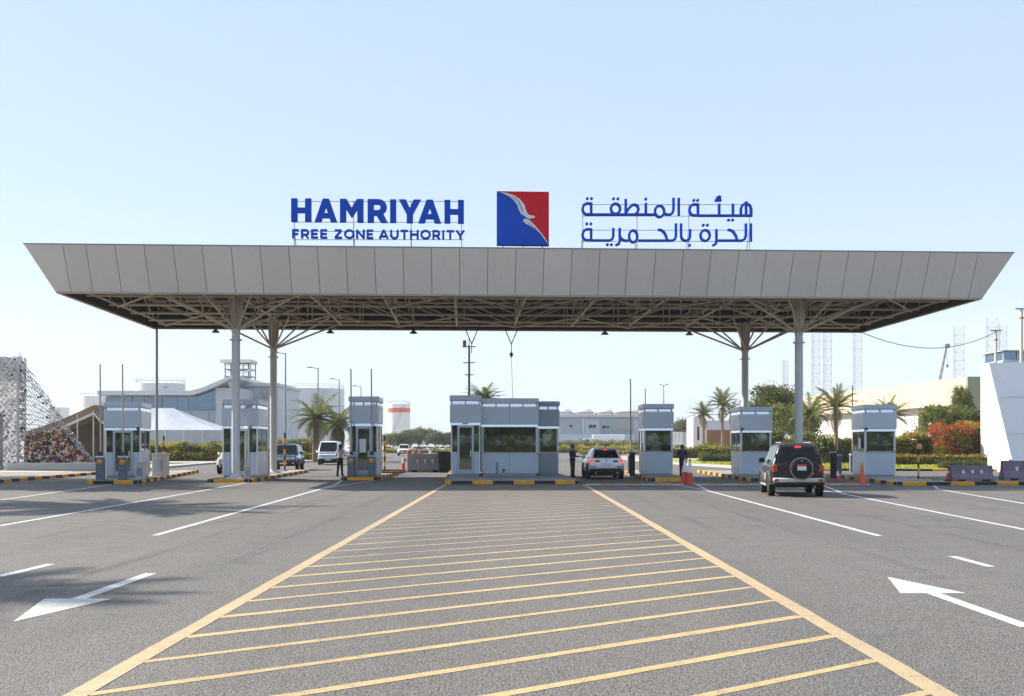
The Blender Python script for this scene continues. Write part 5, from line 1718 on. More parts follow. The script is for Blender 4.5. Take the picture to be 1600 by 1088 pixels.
# ================================================================== PEOPLE
def person(label, loc, rz, J, cloth, hair='hair', cap=None):
    """J: joints (x right, y forward, z up) of the posed figure; cloth: materials for shirt, trousers, shoes"""
    t = thing('person', label, 'person', loc, rz)
    bm = bmesh.new()
    lay = bm.verts.layers.skin.verify()
    V = {}
    segs = []
    def vert(k, p, r):
        v = bm.verts.new(p)
        v[lay].radius = (r, r) if not isinstance(r, tuple) else r
        V[k] = v
        return v
    for k, (p, r, z) in J['v'].items():
        vert(k, p, r)
    V['pelvis'][lay].use_root = True
    for a, b, m in J['e']:
        bm.edges.new((V[a], V[b]))
        segs.append((V[a].co.copy(), V[b].co.copy(), m))
    me0 = bpy.data.meshes.new('body')
    bm.to_mesh(me0); bm.free()
    tmp = bpy.data.objects.new('body', me0); COL.objects.link(tmp)
    sk = tmp.modifiers.new('skin', 'SKIN'); sk.use_smooth_shade = True
    sb_ = tmp.modifiers.new('sub', 'SUBSURF'); sb_.levels = 2; sb_.render_levels = 2
    dg = bpy.context.evaluated_depsgraph_get()
    me = bpy.data.meshes.new_from_object(tmp.evaluated_get(dg))
    bpy.data.objects.remove(tmp, do_unlink=True)
    mats = ['skin', cloth[0], cloth[1], cloth[2]]
    me.materials.clear()
    for x in mats: me.materials.append(M[x])
    for pl in me.polygons:
        c = pl.center
        best, bi = 1e9, 0
        for a, b, m in segs:
            d = b - a; L = d.length_squared
            tt = max(0, min(1, (c - a).dot(d) / L)) if L > 0 else 0
            dd = (c - (a + d * tt)).length
            if dd < best: best, bi = dd, m
        pl.material_index = bi
    me.shade_smooth()
    link('body', me, t)
    # hair
    hp = Vector(J['head'])
    hb = MB()
    n = 14
    prof = [(0.0, .122), (.055, .112), (.088, .08), (.102, .03), (.100, -.02), (.085, -.055)]
    hb.lathe(prof, n)
    hm = hb.mesh('hair', [M[hair]], 60)
    for v in hm.vertices:
        if v.co.y > 0.045 and v.co.z < 0.045: v.co.z = 0.045 + (v.co.z - .045) * .1
        v.co.y *= 1.14
    link('hair', hm, t, tuple(hp + Vector((0, -.012, .012))))
    # face: nose, eyes, mouth
    MB().prism([(-.012, .095, -.02), (.012, .095, -.02), (.0, .095, .025)], (0, .02, -.004)).build('nose', M['skin'], t, None, tuple(hp))
    for s in (-1, 1):
        MB().lathe([(.0, .008), (.01, .004), (.011, 0)], 8, (s * .034, .094, .018), 0, 'y').build('eye', M['hair'], t, None, tuple(hp))
        MB().bbox(min(s * .088, s * .108), max(s * .088, s * .108), -.02, .015, -.03, .03, .008).build('ear', M['skin'], t, None, tuple(hp))
    MB().box(-.024, .024, .092, .099, -.052, -.045).build('mouth', M['tail'], t, None, tuple(hp))
    # belt
    if J.get('belt'):
        MB().lathe([(.185, 0), (.188, .02), (.185, .04)], 18, (0, 0, 0)).build('belt', M['plastic'], t, 40, J['belt'])
    return t

def fingers(v, e, hand, side, wrist, palm, dirv, curl, out):
    """palm, four unequal bent fingers and a thumb off the side of the palm"""
    w = Vector(wrist); p = Vector(palm); d = Vector(dirv).normalized(); c = Vector(curl).normalized(); o = Vector(out).normalized()
    v[hand] = (tuple(p), (.024, .038), 0)
    base = p + d * .035
    for i, (off, L) in enumerate(((-.03, .062), (-.010, .072), (.011, .068), (.030, .054))):
        a = base + o * off
        b = a + d * (L * .55) + c * (L * .12)
        cc = b + d * (L * .35) + c * (L * .42)
        v[f'{hand}f{i}a'] = (tuple(a), .0095, 0); v[f'{hand}f{i}b'] = (tuple(b), .0088, 0); v[f'{hand}f{i}c'] = (tuple(cc), .0075, 0)
        e += [(hand, f'{hand}f{i}a', 0), (f'{hand}f{i}a', f'{hand}f{i}b', 0), (f'{hand}f{i}b', f'{hand}f{i}c', 0)]
    ta = p - o * .042 - d * .005
    tb = ta - o * .02 + d * .035 + c * .012
    v[hand + 'ta'] = (tuple(ta), .011, 0); v[hand + 'tb'] = (tuple(tb), .009, 0)
    e += [(hand, hand + 'ta', 0), (hand + 'ta', hand + 'tb', 0)]

def figure(h=1.76, lean=(0, 0), head_turn=0.0, arms=None, stride=0.0, spread=0.09):
    """arms: {'L': (elbow, wrist), 'R': (elbow, wrist)}"""
    k = h / 1.76
    lx, ly = lean
    v, e = {}, []
    def P(x, y, z): return (x * k + lx * z, y * k + ly * z, z * k)
    v['pelvis'] = (P(0, 0, .97), (.155 * k, .120 * k), 2)
    v['waist'] = (P(0, .0, 1.10), (.152 * k, .115 * k), 1)
    v['chest'] = (P(0, .01, 1.28), (.178 * k, .125 * k), 1)
    v['upper'] = (P(0, .0, 1.41), (.15 * k, .10 * k), 1)
    v['neck'] = (P(0, .01, 1.50), .055 * k, 0)
    v['chin'] = (P(0, .02, 1.585), (.066 * k, .072 * k), 0)
    v['skull'] = (P(0, .02, 1.67), (.080 * k, .092 * k), 0)
    e += [('pelvis', 'waist', 1), ('waist', 'chest', 1), ('chest', 'upper', 1), ('upper', 'neck', 0), ('neck', 'chin', 0), ('chin', 'skull', 0)]
    for s, n in ((-1, 'L'), (1, 'R')):
        st = stride * s
        v['hip' + n] = (P(s * .085, 0, .90), .108 * k, 2)
        v['knee' + n] = (P(s * spread, st * .5 + .02, .50), .075 * k, 2)
        v['ankle' + n] = (P(s * (spread + .01), st, .10), .058 * k, 2)
        v['heel' + n] = (P(s * (spread + .01), st - .04, .04), .04 * k, 3)
        v['toe' + n] = (P(s * (spread + .03), st + .17, .035), (.042 * k, .03 * k), 3)
        e += [('pelvis', 'hip' + n, 2), ('hip' + n, 'knee' + n, 2), ('knee' + n, 'ankle' + n, 2), ('ankle' + n, 'heel' + n, 3), ('ankle' + n, 'toe' + n, 3)]
        el, wr, d, c, o = arms[n]
        v['sh' + n] = (P(s * .185, 0, 1.42), .074 * k, 1)
        v['el' + n] = (P(*el), .055 * k, 1)
        v['wr' + n] = (P(*wr), .031 * k, 0)
        e += [('upper', 'sh' + n, 1), ('sh' + n, 'el' + n, 1), ('el' + n, 'wr' + n, arms.get('sleeve', 1))]
        w = Vector(P(*wr)); dv = Vector(d).normalized()
        fingers(v, e, 'hand' + n, s, w, w + dv * .075, dv, c, o)
        e.append(('wr' + n, 'hand' + n, 0))
    return {'v': v, 'e': e, 'head': P(0, .02, 1.655), 'belt': P(0, 0, 1.0)}

hang = lambda s: ((s * .25, -.02, 1.14), (s * .27, .06, .90), (0, .1, -1), (-s, .3, 0), (0, 1, 0))
reach = lambda s: ((s * .27, .02, 1.15), (s * .20, .28, 1.16), (0, 1, .05), (0, 0, -1), (s, 0, 0))
# guard at the white car's window, turned to it (faces right and away)
g = gnd(895, 748)
person('person in navy shirt and dark trousers standing at the white car with forearms forward', (g.x, g.y + .3, 0), R(-62), figure(1.78, arms={'L': reach(-1), 'R': reach(1), 'sleeve': 1}, spread=.085), ('navy_cloth', 'dark_cloth', 'plastic'))
# man with the blue shirt, back to the camera, between two right booths
g = gnd(1066, 746)
person('person in blue shirt seen from behind, between two booths on the right', (g.x, g.y, 0), R(8), figure(1.78, arms={'L': reach(-1), 'R': hang(1), 'sleeve': 1}, stride=.06), ('blue_cloth', 'dark_cloth', 'plastic'))
# man in the white shirt beside the narrow booth
g = gnd(532, 745)
person('person in white shirt and black trousers beside the narrow left booth', (g.x - .05, g.y, 0), R(-20), figure(1.80, lean=(.03, .0), arms={'L': ((-.26, -.02, 1.16), (-.14, .22, 1.20), (1, .5, .1), (0, 0, -1), (0, 0, 1)), 'R': reach(1), 'sleeve': 0}, stride=.10), ('white_cloth', 'dark_cloth', 'plastic'))

# ================================================================== LEFT BACKGROUND
# --- white camouflage netting over a frame
NY = 70.0
net = thing('camouflage_net', 'white and grey camouflage netting draped over a tall frame, far left', 'netting', (-34.8, NY, 0.13))
def net_surface(pts_fn, n, size, mats, weights, name, parent):
    u = rng.random(n); w = rng.random(n)
    p = np.array([pts_fn(a, b) for a, b in zip(u, w)])
    p += rng.normal(size=p.shape) * 0.05
    mi = rng.choice(len(mats), n, p=weights)
    o = link(name, leaf_mesh(name, p, size, [M[x] for x in mats], mi, 0.2, 0.5, 0.75), parent)
    o['kind'] = 'stuff'
    return o
def cloth(name, fn, nu, nv, m):
    mb = MB()
    vs = []
    for i in range(nu + 1):
        for j in range(nv + 1):
            p = fn(i / nu, j / nv)
            vs.append((p[0] + random.uniform(-.04, .04), p[1] + random.uniform(-.07, .07), p[2] + random.uniform(-.04, .04)))
    fs = [(i * (nv + 1) + j, (i + 1) * (nv + 1) + j, (i + 1) * (nv + 1) + j + 1, i * (nv + 1) + j + 1) for i in range(nu) for j in range(nv)]
    mb.add(vs, fs)
    return mb.build(name, M[m], net)
cloth('net_cloth', lambda a, b: (-2.6 + 4.4 * a, .06, 7.5 * b), 14, 24, 'net_white')
cloth('net_cloth', lambda a, b: (1.78, .06 + .8 * a, 7.45 * b), 5, 24, 'net_white')
def grid_flaps(name, fn, nu, nv, size, mats, parent, jit=.25, pat=None):
    p, mi = [], []
    for i in range(nu):
        for j in range(nv):
            a = (i + .5 + (j % 2) * .5 + random.uniform(-jit, jit)) / (nu + .5); b = (j + .5 + random.uniform(-jit, jit)) / nv
            q = fn(a, b)
            p.append((q[0], q[1] - .07, q[2])); mi.append(pat(i, j) if pat else random.randrange(len(mats)))
    o = link(name, leaf_mesh(name, np.array(p), size, [M[x] for x in mats], mi, 0.2, 0.35, 0.8), parent)
    o['kind'] = 'stuff'
    return o
net_surface(lambda a, b: (-2.6 + 4.4 * a, -.04, 7.5 * b), 1500, .15, ('net_white', 'net_grey'), (.75, .25), 'net_front', net)
grid_flaps('net_knots', lambda a, b: (-2.6 + 4.4 * a, -.04, 7.5 * b), 11, 22, .19, ('net_dark', 'net_grey'), net, .2, lambda i, j: (i * 7 + j * 3) % 5 == 0)
fm_ = MB()
for i in range(12):
    for j in range(20):
        for dj in (1, -1):
            if 0 <= j + dj <= 20:
                fm_.tube((-2.6 + 4.4 * i / 12, -.05, 7.5 * j / 20), (-2.6 + 4.4 * (i + 1) / 12, -.05, 7.5 * (j + dj) / 20), .014, n=3)
o = fm_.build('net_mesh', M['net_grey'], net); o['kind'] = 'stuff'
net_surface(lambda a, b: (1.85, .9 * a, 7.5 * b), 380, .24, ('net_white', 'net_grey', 'net_dark'), (.55, .35, .1), 'net_side', net)
def slope(a, b):
    x = 1.85 + 4.9 * a
    top = 7.5 * (1 - a) ** 1.12 + 0.3
    return (x, .2 + .8 * a, top * (0.42 + .58 * b) if a < .55 else top * b)
def slope2(a, b):
    x = 1.85 + 4.9 * a
    return (x, .15 + .7 * a + .1 * math.sin(b * 7), (7.45 * (1 - a) ** 1.05 + .2) * (.25 + .75 * b))
sn = MB()
for i in range(11):
    for j in range(16):
        for (di, dj) in ((1, 1), (1, -1)):
            if 0 <= j + dj <= 16:
                sn.tube(slope2(i / 11, j / 16), slope2((i + di) / 11, (j + dj) / 16), .02, n=3)
o = sn.build('net_mesh', M['net_grey'], net); o['kind'] = 'stuff'
grid_flaps('net_knots', slope2, 12, 17, .19, ('net_dark', 'net_white', 'net_cream'), net, .15, lambda i, j: (0, 1, 0, 2, 1)[(i * 3 + j * 2) % 5])
net_surface(slope2, 300, .13, ('net_white', 'net_grey'), (.7, .3), 'net_slope', net)
for (x, y) in ((-2.6, .1), (1.86, -.1), (1.8, 1.0), (-2.6, 1.0)):
    MB().tube((x, y, -.02), (x, y, 7.5), .09, n=8).build('frame_post', M['net_white'], net)
for s in np.linspace(0, 1, 5):
    a = slope(s * .8, 1.0)
    MB().tube((1.85, .15 + .7 * s, 7.5 - 1.2 * s), a, .02, n=5).build('guy_rope', M['net_dark'], net)
MB().bbox(-2.4, .9, -.28, -.18, 0, 3.7, .03).build('shutter_panel', M['net_grey'], net)
net_surface(lambda a, b: (-2.35 + 3.2 * a, -.30, .05 + 3.6 * b), 900, .16, ('net_grey', 'net_dark', 'net_white'), (.5, .3, .2), 'panel_weave', net)
MB().bbox(-2.6, .0, .2, 1.0, 7.5, 8.35, .03).build('roof_box', M['grey_wall'], net)
# --- patterned tent wall in front: red, cream, black tufts
pw = thing('patterned_hanging', 'red, cream and black tufted hanging beside the netting, far left', 'hanging', (0, 0, 0))
def tri(a, b):
    q = [gnd(38, 734).x, 0]
    u0 = 36 + 4 * b; u1 = 138 - 46 * b
    u_ = u0 + (u1 - u0) * a
    v_ = (735 + (721 - 735) * a) * (1 - b) + (682 + (667 - 682) * a) * b
    Y = NY - .9 + 1.6 * b
    return (wx(u_, Y), Y, wz(v_, Y))
grid_flaps('tufts', tri, 20, 13, .34, ('net_cream', 'net_orange', 'net_red', 'net_white'), pw, .2, lambda i, j: (0, 2, 0, 1, 0, 3)[(i + j * 2) % 6])
net_surface(tri, 420, .2, ('net_red', 'net_cream', 'net_orange'), (.4, .35, .25), 'loose_tufts', pw)
mbp = MB()
mbp.prism([tri(0, .02), tri(1, .02), tri(1, 1), tri(0, 1)], (0, .12, 0))
mbp.build('backing_cloth', M['net_dark'], pw)
low = MB().bbox(-33.0, -27.2, 68.4, 68.75, .13, .62, .04)
lw = low.build('low_wall', M['cream_wall'], None); tag(lw, 'low cream wall at the foot of the patterned hanging', 'wall')

# --- brown majlis tent
TY = 92.0
tent = thing('brown_tent', 'brown open fronted tent with white edging, behind the far left booth', 'tent', (wx(110, TY), TY, 0.13))
def tp(u, v, Y=TY): return Vector((wx(u, Y) - tent.location.x, Y - TY, wz(v, Y) - .13))
ap, el_, er = tp(147, 633), tp(36, 676), tp(166, 650)
for (a, b, nm) in ((el_, ap, 'roof_slope'), (ap, er, 'roof_slope')):
    mid = a.lerp(b, .5) - Vector((0, 0, .18))
    for p, q in ((a, mid), (mid, b)):
        MB().prism([p, q, q + Vector((0, 9, .2)), p + Vector((0, 9, .2))], (0, 0, -.1)).build(nm, M['tent_brown'], tent)
        MB().prism([p + Vector((0, -.05, -.12)), q + Vector((0, -.05, -.12)), q + Vector((0, -.05, -.75)), p + Vector((0, -.05, -.75))], (0, .06, 0)).build('valance', M['tent_brown'], tent)
        MB().prism([p + Vector((0, -.09, -.62)), q + Vector((0, -.09, -.62)), q + Vector((0, -.09, -.85)), p + Vector((0, -.09, -.85))], (0, .05, 0)).build('edging', M['tent_white'], tent)
MB().prism([Vector((el_.x, 8, -.05)), Vector((er.x, 8, -.05)), er + Vector((0, 8, 0)), ap + Vector((0, 8, .1)), el_.lerp(ap, .5) + Vector((0, 8, -.1)), el_ + Vector((0, 8, .1))], (0, .1, 0)).build('back_wall', M['tent_dark'], tent)
MB().prism([tp(163, 731) + Vector((0, 0.2, 0)), tp(163, 731) + Vector((0, 8, 0)), er + Vector((0, 8, -.2)), er + Vector((0, .2, -.2))], (.1, 0, 0)).build('side_wall', M['tent_brown'], tent)
for u, v in ((121, 645), (146, 640), (163, 655)):
    p = tp(u, v)
    MB().tube((p.x, 0, -.1), (p.x, 0, p.z - .1), .07, n=8).build('pole', M['arm_beige'], tent)

# --- white marquee
WY = 116.0
mq = thing('white_marquee', 'white hipped marquee tent with grey walls behind the left booths', 'tent', (wx(290, WY), WY, 0.0))
x0, x1 = wx(200, WY) - mq.location.x, wx(345, WY) - mq.location.x
ez, rzq = wz(672, WY), wz(636, WY)
dx = x1 - x0
rx0, rx1 = x0 + dx * .12, x0 + dx * .36
E = [Vector((x0, 0, ez)), Vector((x1, 0, ez)), Vector((x1, 8, ez)), Vector((x0, 8, ez))]
Rr = [Vector((rx0, 4, rzq)), Vector((rx1, 4, rzq))]
rm = MB()
def sag(a, b, c, d, nu=10, nv=5):
    vs, fs = [], []
    for i in range(nu + 1):
        for j in range(nv + 1):
            u, w = i / nu, j / nv
            p = a.lerp(b, u).lerp(d.lerp(c, u), w)
            p = p - Vector((0, 0, .28 * math.sin(PI * w) * (.6 + .4 * math.sin(u * 9))))
            vs.append(p)
    for i in range(nu):
        for j in range(nv):
            k_ = i * (nv + 1) + j
            fs.append((k_, k_ + nv + 1, k_ + nv + 2, k_ + 1))
    rm.add(vs, fs)
sag(E[0], E[1], Rr[1], Rr[0]); sag(E[2], E[3], Rr[0], Rr[1]); sag(E[1], E[2], Rr[1], Rr[1]); sag(E[3], E[0], Rr[0], Rr[0])
rm.build('roof_cloth', M['tent_white'], mq, 60)
for i in range(5):
    a = x0 + dx * i / 5
    MB().box(a + .03, a + dx / 5 - .03, .1, .14, 0, ez - .02).build('wall_cloth', M['grey_wall'], mq)
    MB().tube((a, .06, 0), (a, .06, ez), .05, n=8).build('pole', M['white_trim'], mq)
MB().box(x1 - .14, x1 - .1, .2, 8, 0, ez - .02).build('wall_cloth', M['tent_white'], mq)

# --- white office block with upswept roof
BY = 132.0
ob = thing('office_building', 'white modern office with blue glass band and upswept roof edge, left background', 'building', (wx(260, BY), BY, 0))
def op(u, v, dy=0): return Vector((wx(u, BY) - ob.location.x, dy, wz(v, BY)))
MB().box(op(157, 0).x, op(362, 0).x, 0.6, 18, 0, wz(641, BY)).build('lower_wall', M['grey_wall'], ob)
MB().box(op(157, 0).x + .3, op(352, 0).x, 1.0, 17.5, wz(641, BY), wz(619, BY)).build('upper_wall', M['white_wall'], ob)
us = [160, 190, 222, 250, 274, 292, 306, 322, 336]
for a, b in zip(us[:-1], us[1:]):
    MB().box(op(a, 0).x + .06, op(b, 0).x - .06, .86, .98, wz(640, BY), wz(621, BY)).build('window', M['glass_blue'], ob)
MB().prism([op(306, 640), op(336, 640), op(336, 606), op(306, 617)], (0, .1, 0)).build('window', M['glass_blue'], ob).location.y = .7
us = [157, 185, 213, 241, 269, 297, 325, 362]
for a, b in zip(us[:-1], us[1:]):
    MB().bbox(op(a, 0).x + .03, op(b, 0).x - .03, .5, .6, .1, wz(642, BY), .02).build('cladding_panel', M['grey_wall'], ob)
prof = [(155, 611), (300, 611), (318, 606), (340, 597), (366, 586), (366, 591), (340, 604), (318, 613), (302, 618), (155, 618)]
MB().prism([op(u, v, -.6) for u, v in prof], (0, 20, 0)).build('roof', M['white_wall'], ob)
MB().box(op(336, 0).x, op(372, 0).x, .3, 16, 0, wz(606, BY)).build('end_block', M['panel_white'], ob)
MB().prism([op(358, 600, -.8), op(367, 594, -.8), op(367, 612, -.8), op(362, 606, -.8)], (0, .4, 0)).build('roof_bracket', M['arm_beige'], ob)
ab = thing('office_annex', 'plain white block right of the upswept office, behind the left columns', 'building', (wx(400, 140), 140, 0))
xa, xb = wx(372, 140) - ab.location.x, wx(434, 140) - ab.location.x
MB().box(xa, xb, 0, 14, 0, wz(604, 140)).build('wall', M['panel_white'], ab)
MB().box(xa - .2, xb + .2, -.3, 14.3, wz(604, 140) + .003, wz(599, 140)).build('roof_edge', M['white_wall'], ab)
MB().prism([(wx(409, 140) - ab.location.x, -.5, wz(610, 140)), (wx(418, 140) - ab.location.x, -.5, wz(610, 140)), (wx(418, 140) - ab.location.x, -.5, wz(623, 140))], (0, .45, 0)).build('bracket', M['arm_beige'], ab)
for z in (wz(622, 140), wz(650, 140)):
    MB().box(xa, xb, -.03, -.002, z, z + .06).build('joint_line', M['grey_dark'], ab)

# --- look-out platform on the roof
lk = thing('lookout_tower', 'open steel look-out platform with flat roof above the white office', 'tower', (wx(370, 150), 150, 0))
def lp(u, v): return (wx(u, 150) - lk.location.x, wz(v, 150))
for u in (352, 364, 380, 391):
    x, zt = lp(u, 566); z0 = wz(600, 150)
    for y in (0, 3):
        MB().tube((x, y, 0), (x, y, zt), .10, n=6).build('leg', M['steel'], lk)
a = lp(345, 567); b = lp(393, 562)
MB().bbox(a[0], b[0], -.5, 3.5, a[1], b[1], .03).build('roof', M['cream_wall'], lk)
for v in (577, 588, 599):
    a = lp(350, v); b = lp(392, v)
    MB().box(a[0], b[0], -.1, 3.1, a[1] - .06, a[1] + .06).build('deck', M['steel'], lk)
    MB().tube((a[0], -.1, a[1] + .5), (b[0], -.1, a[1] + .5), .035, n=5).build('rail', M['steel'], lk)
MB().tube((lp(380, 0)[0], -.2, wz(583, 150)), (lp(396, 0)[0], -.6, wz(577, 150)), .22, .05, 8).build('nozzle', M['panel'], lk)

# --- storage tanks
def tank(label, u0, u1, v_top, Y, rail=True, band=None, group='storage tanks'):
    r = (wx(u1, Y) - wx(u0, Y)) / 2; h = wz(v_top, Y)
    t = thing('storage_tank', label, 'tank', (wx((u0 + u1) / 2, Y), Y + r, 0), 0, group)
    MB().lathe([(r, 0), (r, h * .96), (r * .98, h * .965), (r * .5, h * .995), (0.05, h)], 40).build('shell', M['tank_white'], t, 30)
    for k_ in range(1, 6):
        z = h * .16 * k_
        MB().lathe([(r + .01, z), (r + .05, z), (r + .05, z + .08), (r + .01, z + .08)], 40).build('weld_ring', M['tank_white'], t, 20)
    if rail:
        for zz in (.55, 1.1):
            MB().lathe([(r * .98, h * .965 + zz), (r * .98 + .05, h * .965 + zz), (r * .98 + .05, h * .965 + zz + .06), (r * .98, h * .965 + zz + .06), (r * .98, h * .965 + zz)], 40, caps=False).build('rail', M['steel'], t)
        for k_ in range(24):
            th = 2 * PI * k_ / 24
            bar('rail_post', (r * .98 * math.cos(th), r * .98 * math.sin(th), h * .96), (r * .98 * math.cos(th), r * .98 * math.sin(th), h * .965 + 1.15), .04, M['steel'], t)
    for k_ in range(14):     # spiral stair
        th = R(-150 + k_ * 7)
        MB().bbox(-.5, .5, -.3, .3, 0, .08, .01).build('stair_tread', M['steel'], t, None, ((r + .35) * math.cos(th), (r + .35) * math.sin(th), h * (k_ + .5) / 15))
    if band:
        MB().lathe([(r + .06, h * band), (r + .10, h * band), (r + .10, h * (band + .09)), (r + .06, h * (band + .09))], 40).build('colour_band', M['tank_red'], t, 30)
    return t
tank('large white storage tank behind the two palms on the left', 436, 530, 602, 300)
tank('white storage tank peeking above the upswept office roof', 200, 276, 594, 260)
tank('low white storage tank above the brown tent', 112, 180, 615, 330)
tank('narrow white tank with a red band left of the central building', 604, 639, 628, 420, True, .78)
tank('pale tank at the far left behind the netting', 66, 100, 634, 380, False)

# --- lamp posts and masts
def lamp_post(label, u, v_top, Y, arm=-1, double=False):
    h = wz(v_top, Y)
    t = thing('lamp_post', label, 'lamp post', (wx(u, Y), Y, 0), 0, 'lamp posts')
    MB().tube((0, 0, 0), (0, 0, h), .11, .06, 10).build('shaft', M['pole_grey'], t, 40)
    MB().lathe([(.22, 0), (.22, .3), (.13, .4)], 10).build('base', M['pole_grey'], t)
    ar = .5 if double else 1.0
    for s in ((-ar, ar) if double else (arm,)):
        MB().tube((0, 0, h - .08), (s * .75, 0, h + .06), .04, .035, 6).build('arm', M['pole_grey'], t)
        MB().bbox(min(s * .6, s * 1.15), max(s * .6, s * 1.15), -.11, .11, h + .02, h + .12, .03).build('lamp_head', M['dark_steel'], t)
lamp_post('tall grey lamp post right of the left back column', 446, 552, 93)
lamp_post('grey lamp post rising above the left palm', 497, 575, 111)
lamp_post('grey lamp post above the second palm', 530, 593, 131)
lamp_post('distant lamp post left of the narrow booth roof', 564, 604, 146)
lamp_post('double armed lamp post behind the small right booth', 1037, 602, 142, 1, True)
ms = thing('antenna_mast', 'steel mast with cross arms rising behind the central building', 'mast', (wx(733, 110), 110, 0))
MB().tube((0, 0, 0), (0, 0, wz(540, 110)), .16, .11, 10).build('shaft', M['dark_steel'], ms, 40)
for v, w in ((542, .72), (567, .62), (586, .45)):
    MB().bbox(-w, w, -.05, .05, wz(v, 110) - .05, wz(v, 110) + .05, .02).build('cross_arm', M['dark_steel'], ms)
MB().bbox(-.65, -.3, -.2, .2, wz(541, 110), wz(532, 110), .05).build('flood_lamp', M['dark_steel'], ms)
MB().tube((0, 0, wz(540, 110)), (0, 0, wz(528, 110)), .04, n=6).build('spike', M['dark_steel'], ms)

# --- hedges and bushes on the left
hedge('clipped yellow green hedge in front of the white marquee', wx(205, 108), wx(352, 108), 107, 109.5, wz(696, 108), ('leaf_yellow', 'leaf_mid'), 7500, .20, weights=(.55, .45), group='clipped hedges')
hedge('lower dark hedge at the kerb in front of the marquee hedge', wx(225, 106.6), wx(318, 106.6), 106.1, 107.0, .95, ('leaf_mid', 'leaf_yellow', 'leaf_dark'), 2200, .15, group='clipped hedges')
hedge('long clipped hedge with yellow top behind the white van', wx(440, 125), wx(505, 125), 122, 126, wz(690, 124), ('leaf_mid', 'leaf_dark', 'leaf_yellow'), 3600, .20, weights=(.4, .35, .25), group='clipped hedges')
hedge('low yellow hedge strip left of the white van', wx(440, 118), wx(492, 118), 117, 118.5, wz(709, 118), ('leaf_yellow', 'leaf_mid'), 1500, .16, group='clipped hedges')
palm('shaggy date palm with arching fronds, left of the pair behind the van', (wx(492, 108), 108, .1), 4.4, 1.55, 34, .26, 'palms behind the gate', 0.1)
palm('bushy date palm with dry brown skirt, right of the pair behind the van', (wx(526, 114), 114, .1), 3.9, 1.6, 36, .28, 'palms behind the gate', -.2, 16)
palm('palm crown showing above the central building roof', (wx(757, 118), 118, .1), 6.7, 1.15, 46, .2, 'palms behind the gate', up=.12)

# --- distant trees, cars and sheds in the middle
tree_proto('broad', 120, 46, ('leaf_dark', 'leaf_mid'), .30)
tree_proto('pale', 105, 44, ('leaf_mid', 'leaf_pale'), .30)
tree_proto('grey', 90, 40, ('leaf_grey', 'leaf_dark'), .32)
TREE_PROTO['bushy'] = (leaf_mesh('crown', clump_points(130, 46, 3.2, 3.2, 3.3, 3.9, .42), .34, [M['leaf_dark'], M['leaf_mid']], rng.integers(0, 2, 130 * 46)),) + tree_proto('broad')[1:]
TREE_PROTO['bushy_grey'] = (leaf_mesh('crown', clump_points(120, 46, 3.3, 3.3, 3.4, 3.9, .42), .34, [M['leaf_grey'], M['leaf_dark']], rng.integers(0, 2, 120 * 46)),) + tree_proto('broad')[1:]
TREE_PROTO['bushy_pale'] = (leaf_mesh('crown', clump_points(120, 46, 3.2, 3.2, 3.2, 3.8, .42), .34, [M['leaf_mid'], M['leaf_pale']], rng.integers(0, 2, 120 * 46)),) + tree_proto('broad')[1:]
kinds = ('bushy_pale', 'bushy', 'bushy_grey')
row = [(601, 262, .62), (614, 258, .70), (628, 255, .66), (643, 262, .78), (655, 270, .92), (668, 266, .82), (680, 258, .70), (692, 262, .74), (705, 258, .70), (560, 270, .8), (576, 268, .7)]
od = ('first', 'second', 'third', 'fourth', 'fifth', 'sixth', 'seventh', 'eighth', 'ninth', 'tenth', 'eleventh', 'twelfth', 'thirteenth', 'fourteenth', 'fifteenth', 'sixteenth', 'seventeenth', 'eighteenth')
for i, (u, Y, s) in enumerate(sorted(row)):
    tree(kinds[i % 3], f'small rounded tree of the distant row left of the central building, {od[i]} from the left', (wx(u, Y), Y, 0), (s * 1.15, s * 1.15, s), i * 1.3, 'distant row of trees')
pc_ = ('car_white', 'car_silver', 'car_dark', 'car_white', 'car_blue', 'car_white', 'car_silver', 'car_red', 'car_white', 'car_dark', 'car_white', 'car_silver')
nm_ = {'car_white': 'white', 'car_silver': 'silver', 'car_dark': 'dark brown', 'car_blue': 'dark blue', 'car_red': 'red'}
us_ = (446, 461, 477, 545, 606, 637, 650, 661, 672, 682, 692, 702)
for i, (u, p) in enumerate(zip(us_, pc_)):
    Y = 240 if i > 3 else 205
    far_car(p, f'{nm_[p]} saloon parked in the distant row, {od[i]} car from the left', wx(u, Y), Y + (i % 2) * 3, 165 + (i * 37) % 40, 'cars parked in the distant row')
hedge('long low yellow flowering strip before the distant parked cars', wx(600, 225), wx(702, 225), 224, 227, .75, ('leaf_yellow', 'leaf_mid'), 1500, .3, name='flower_bed', cat='flower bed')

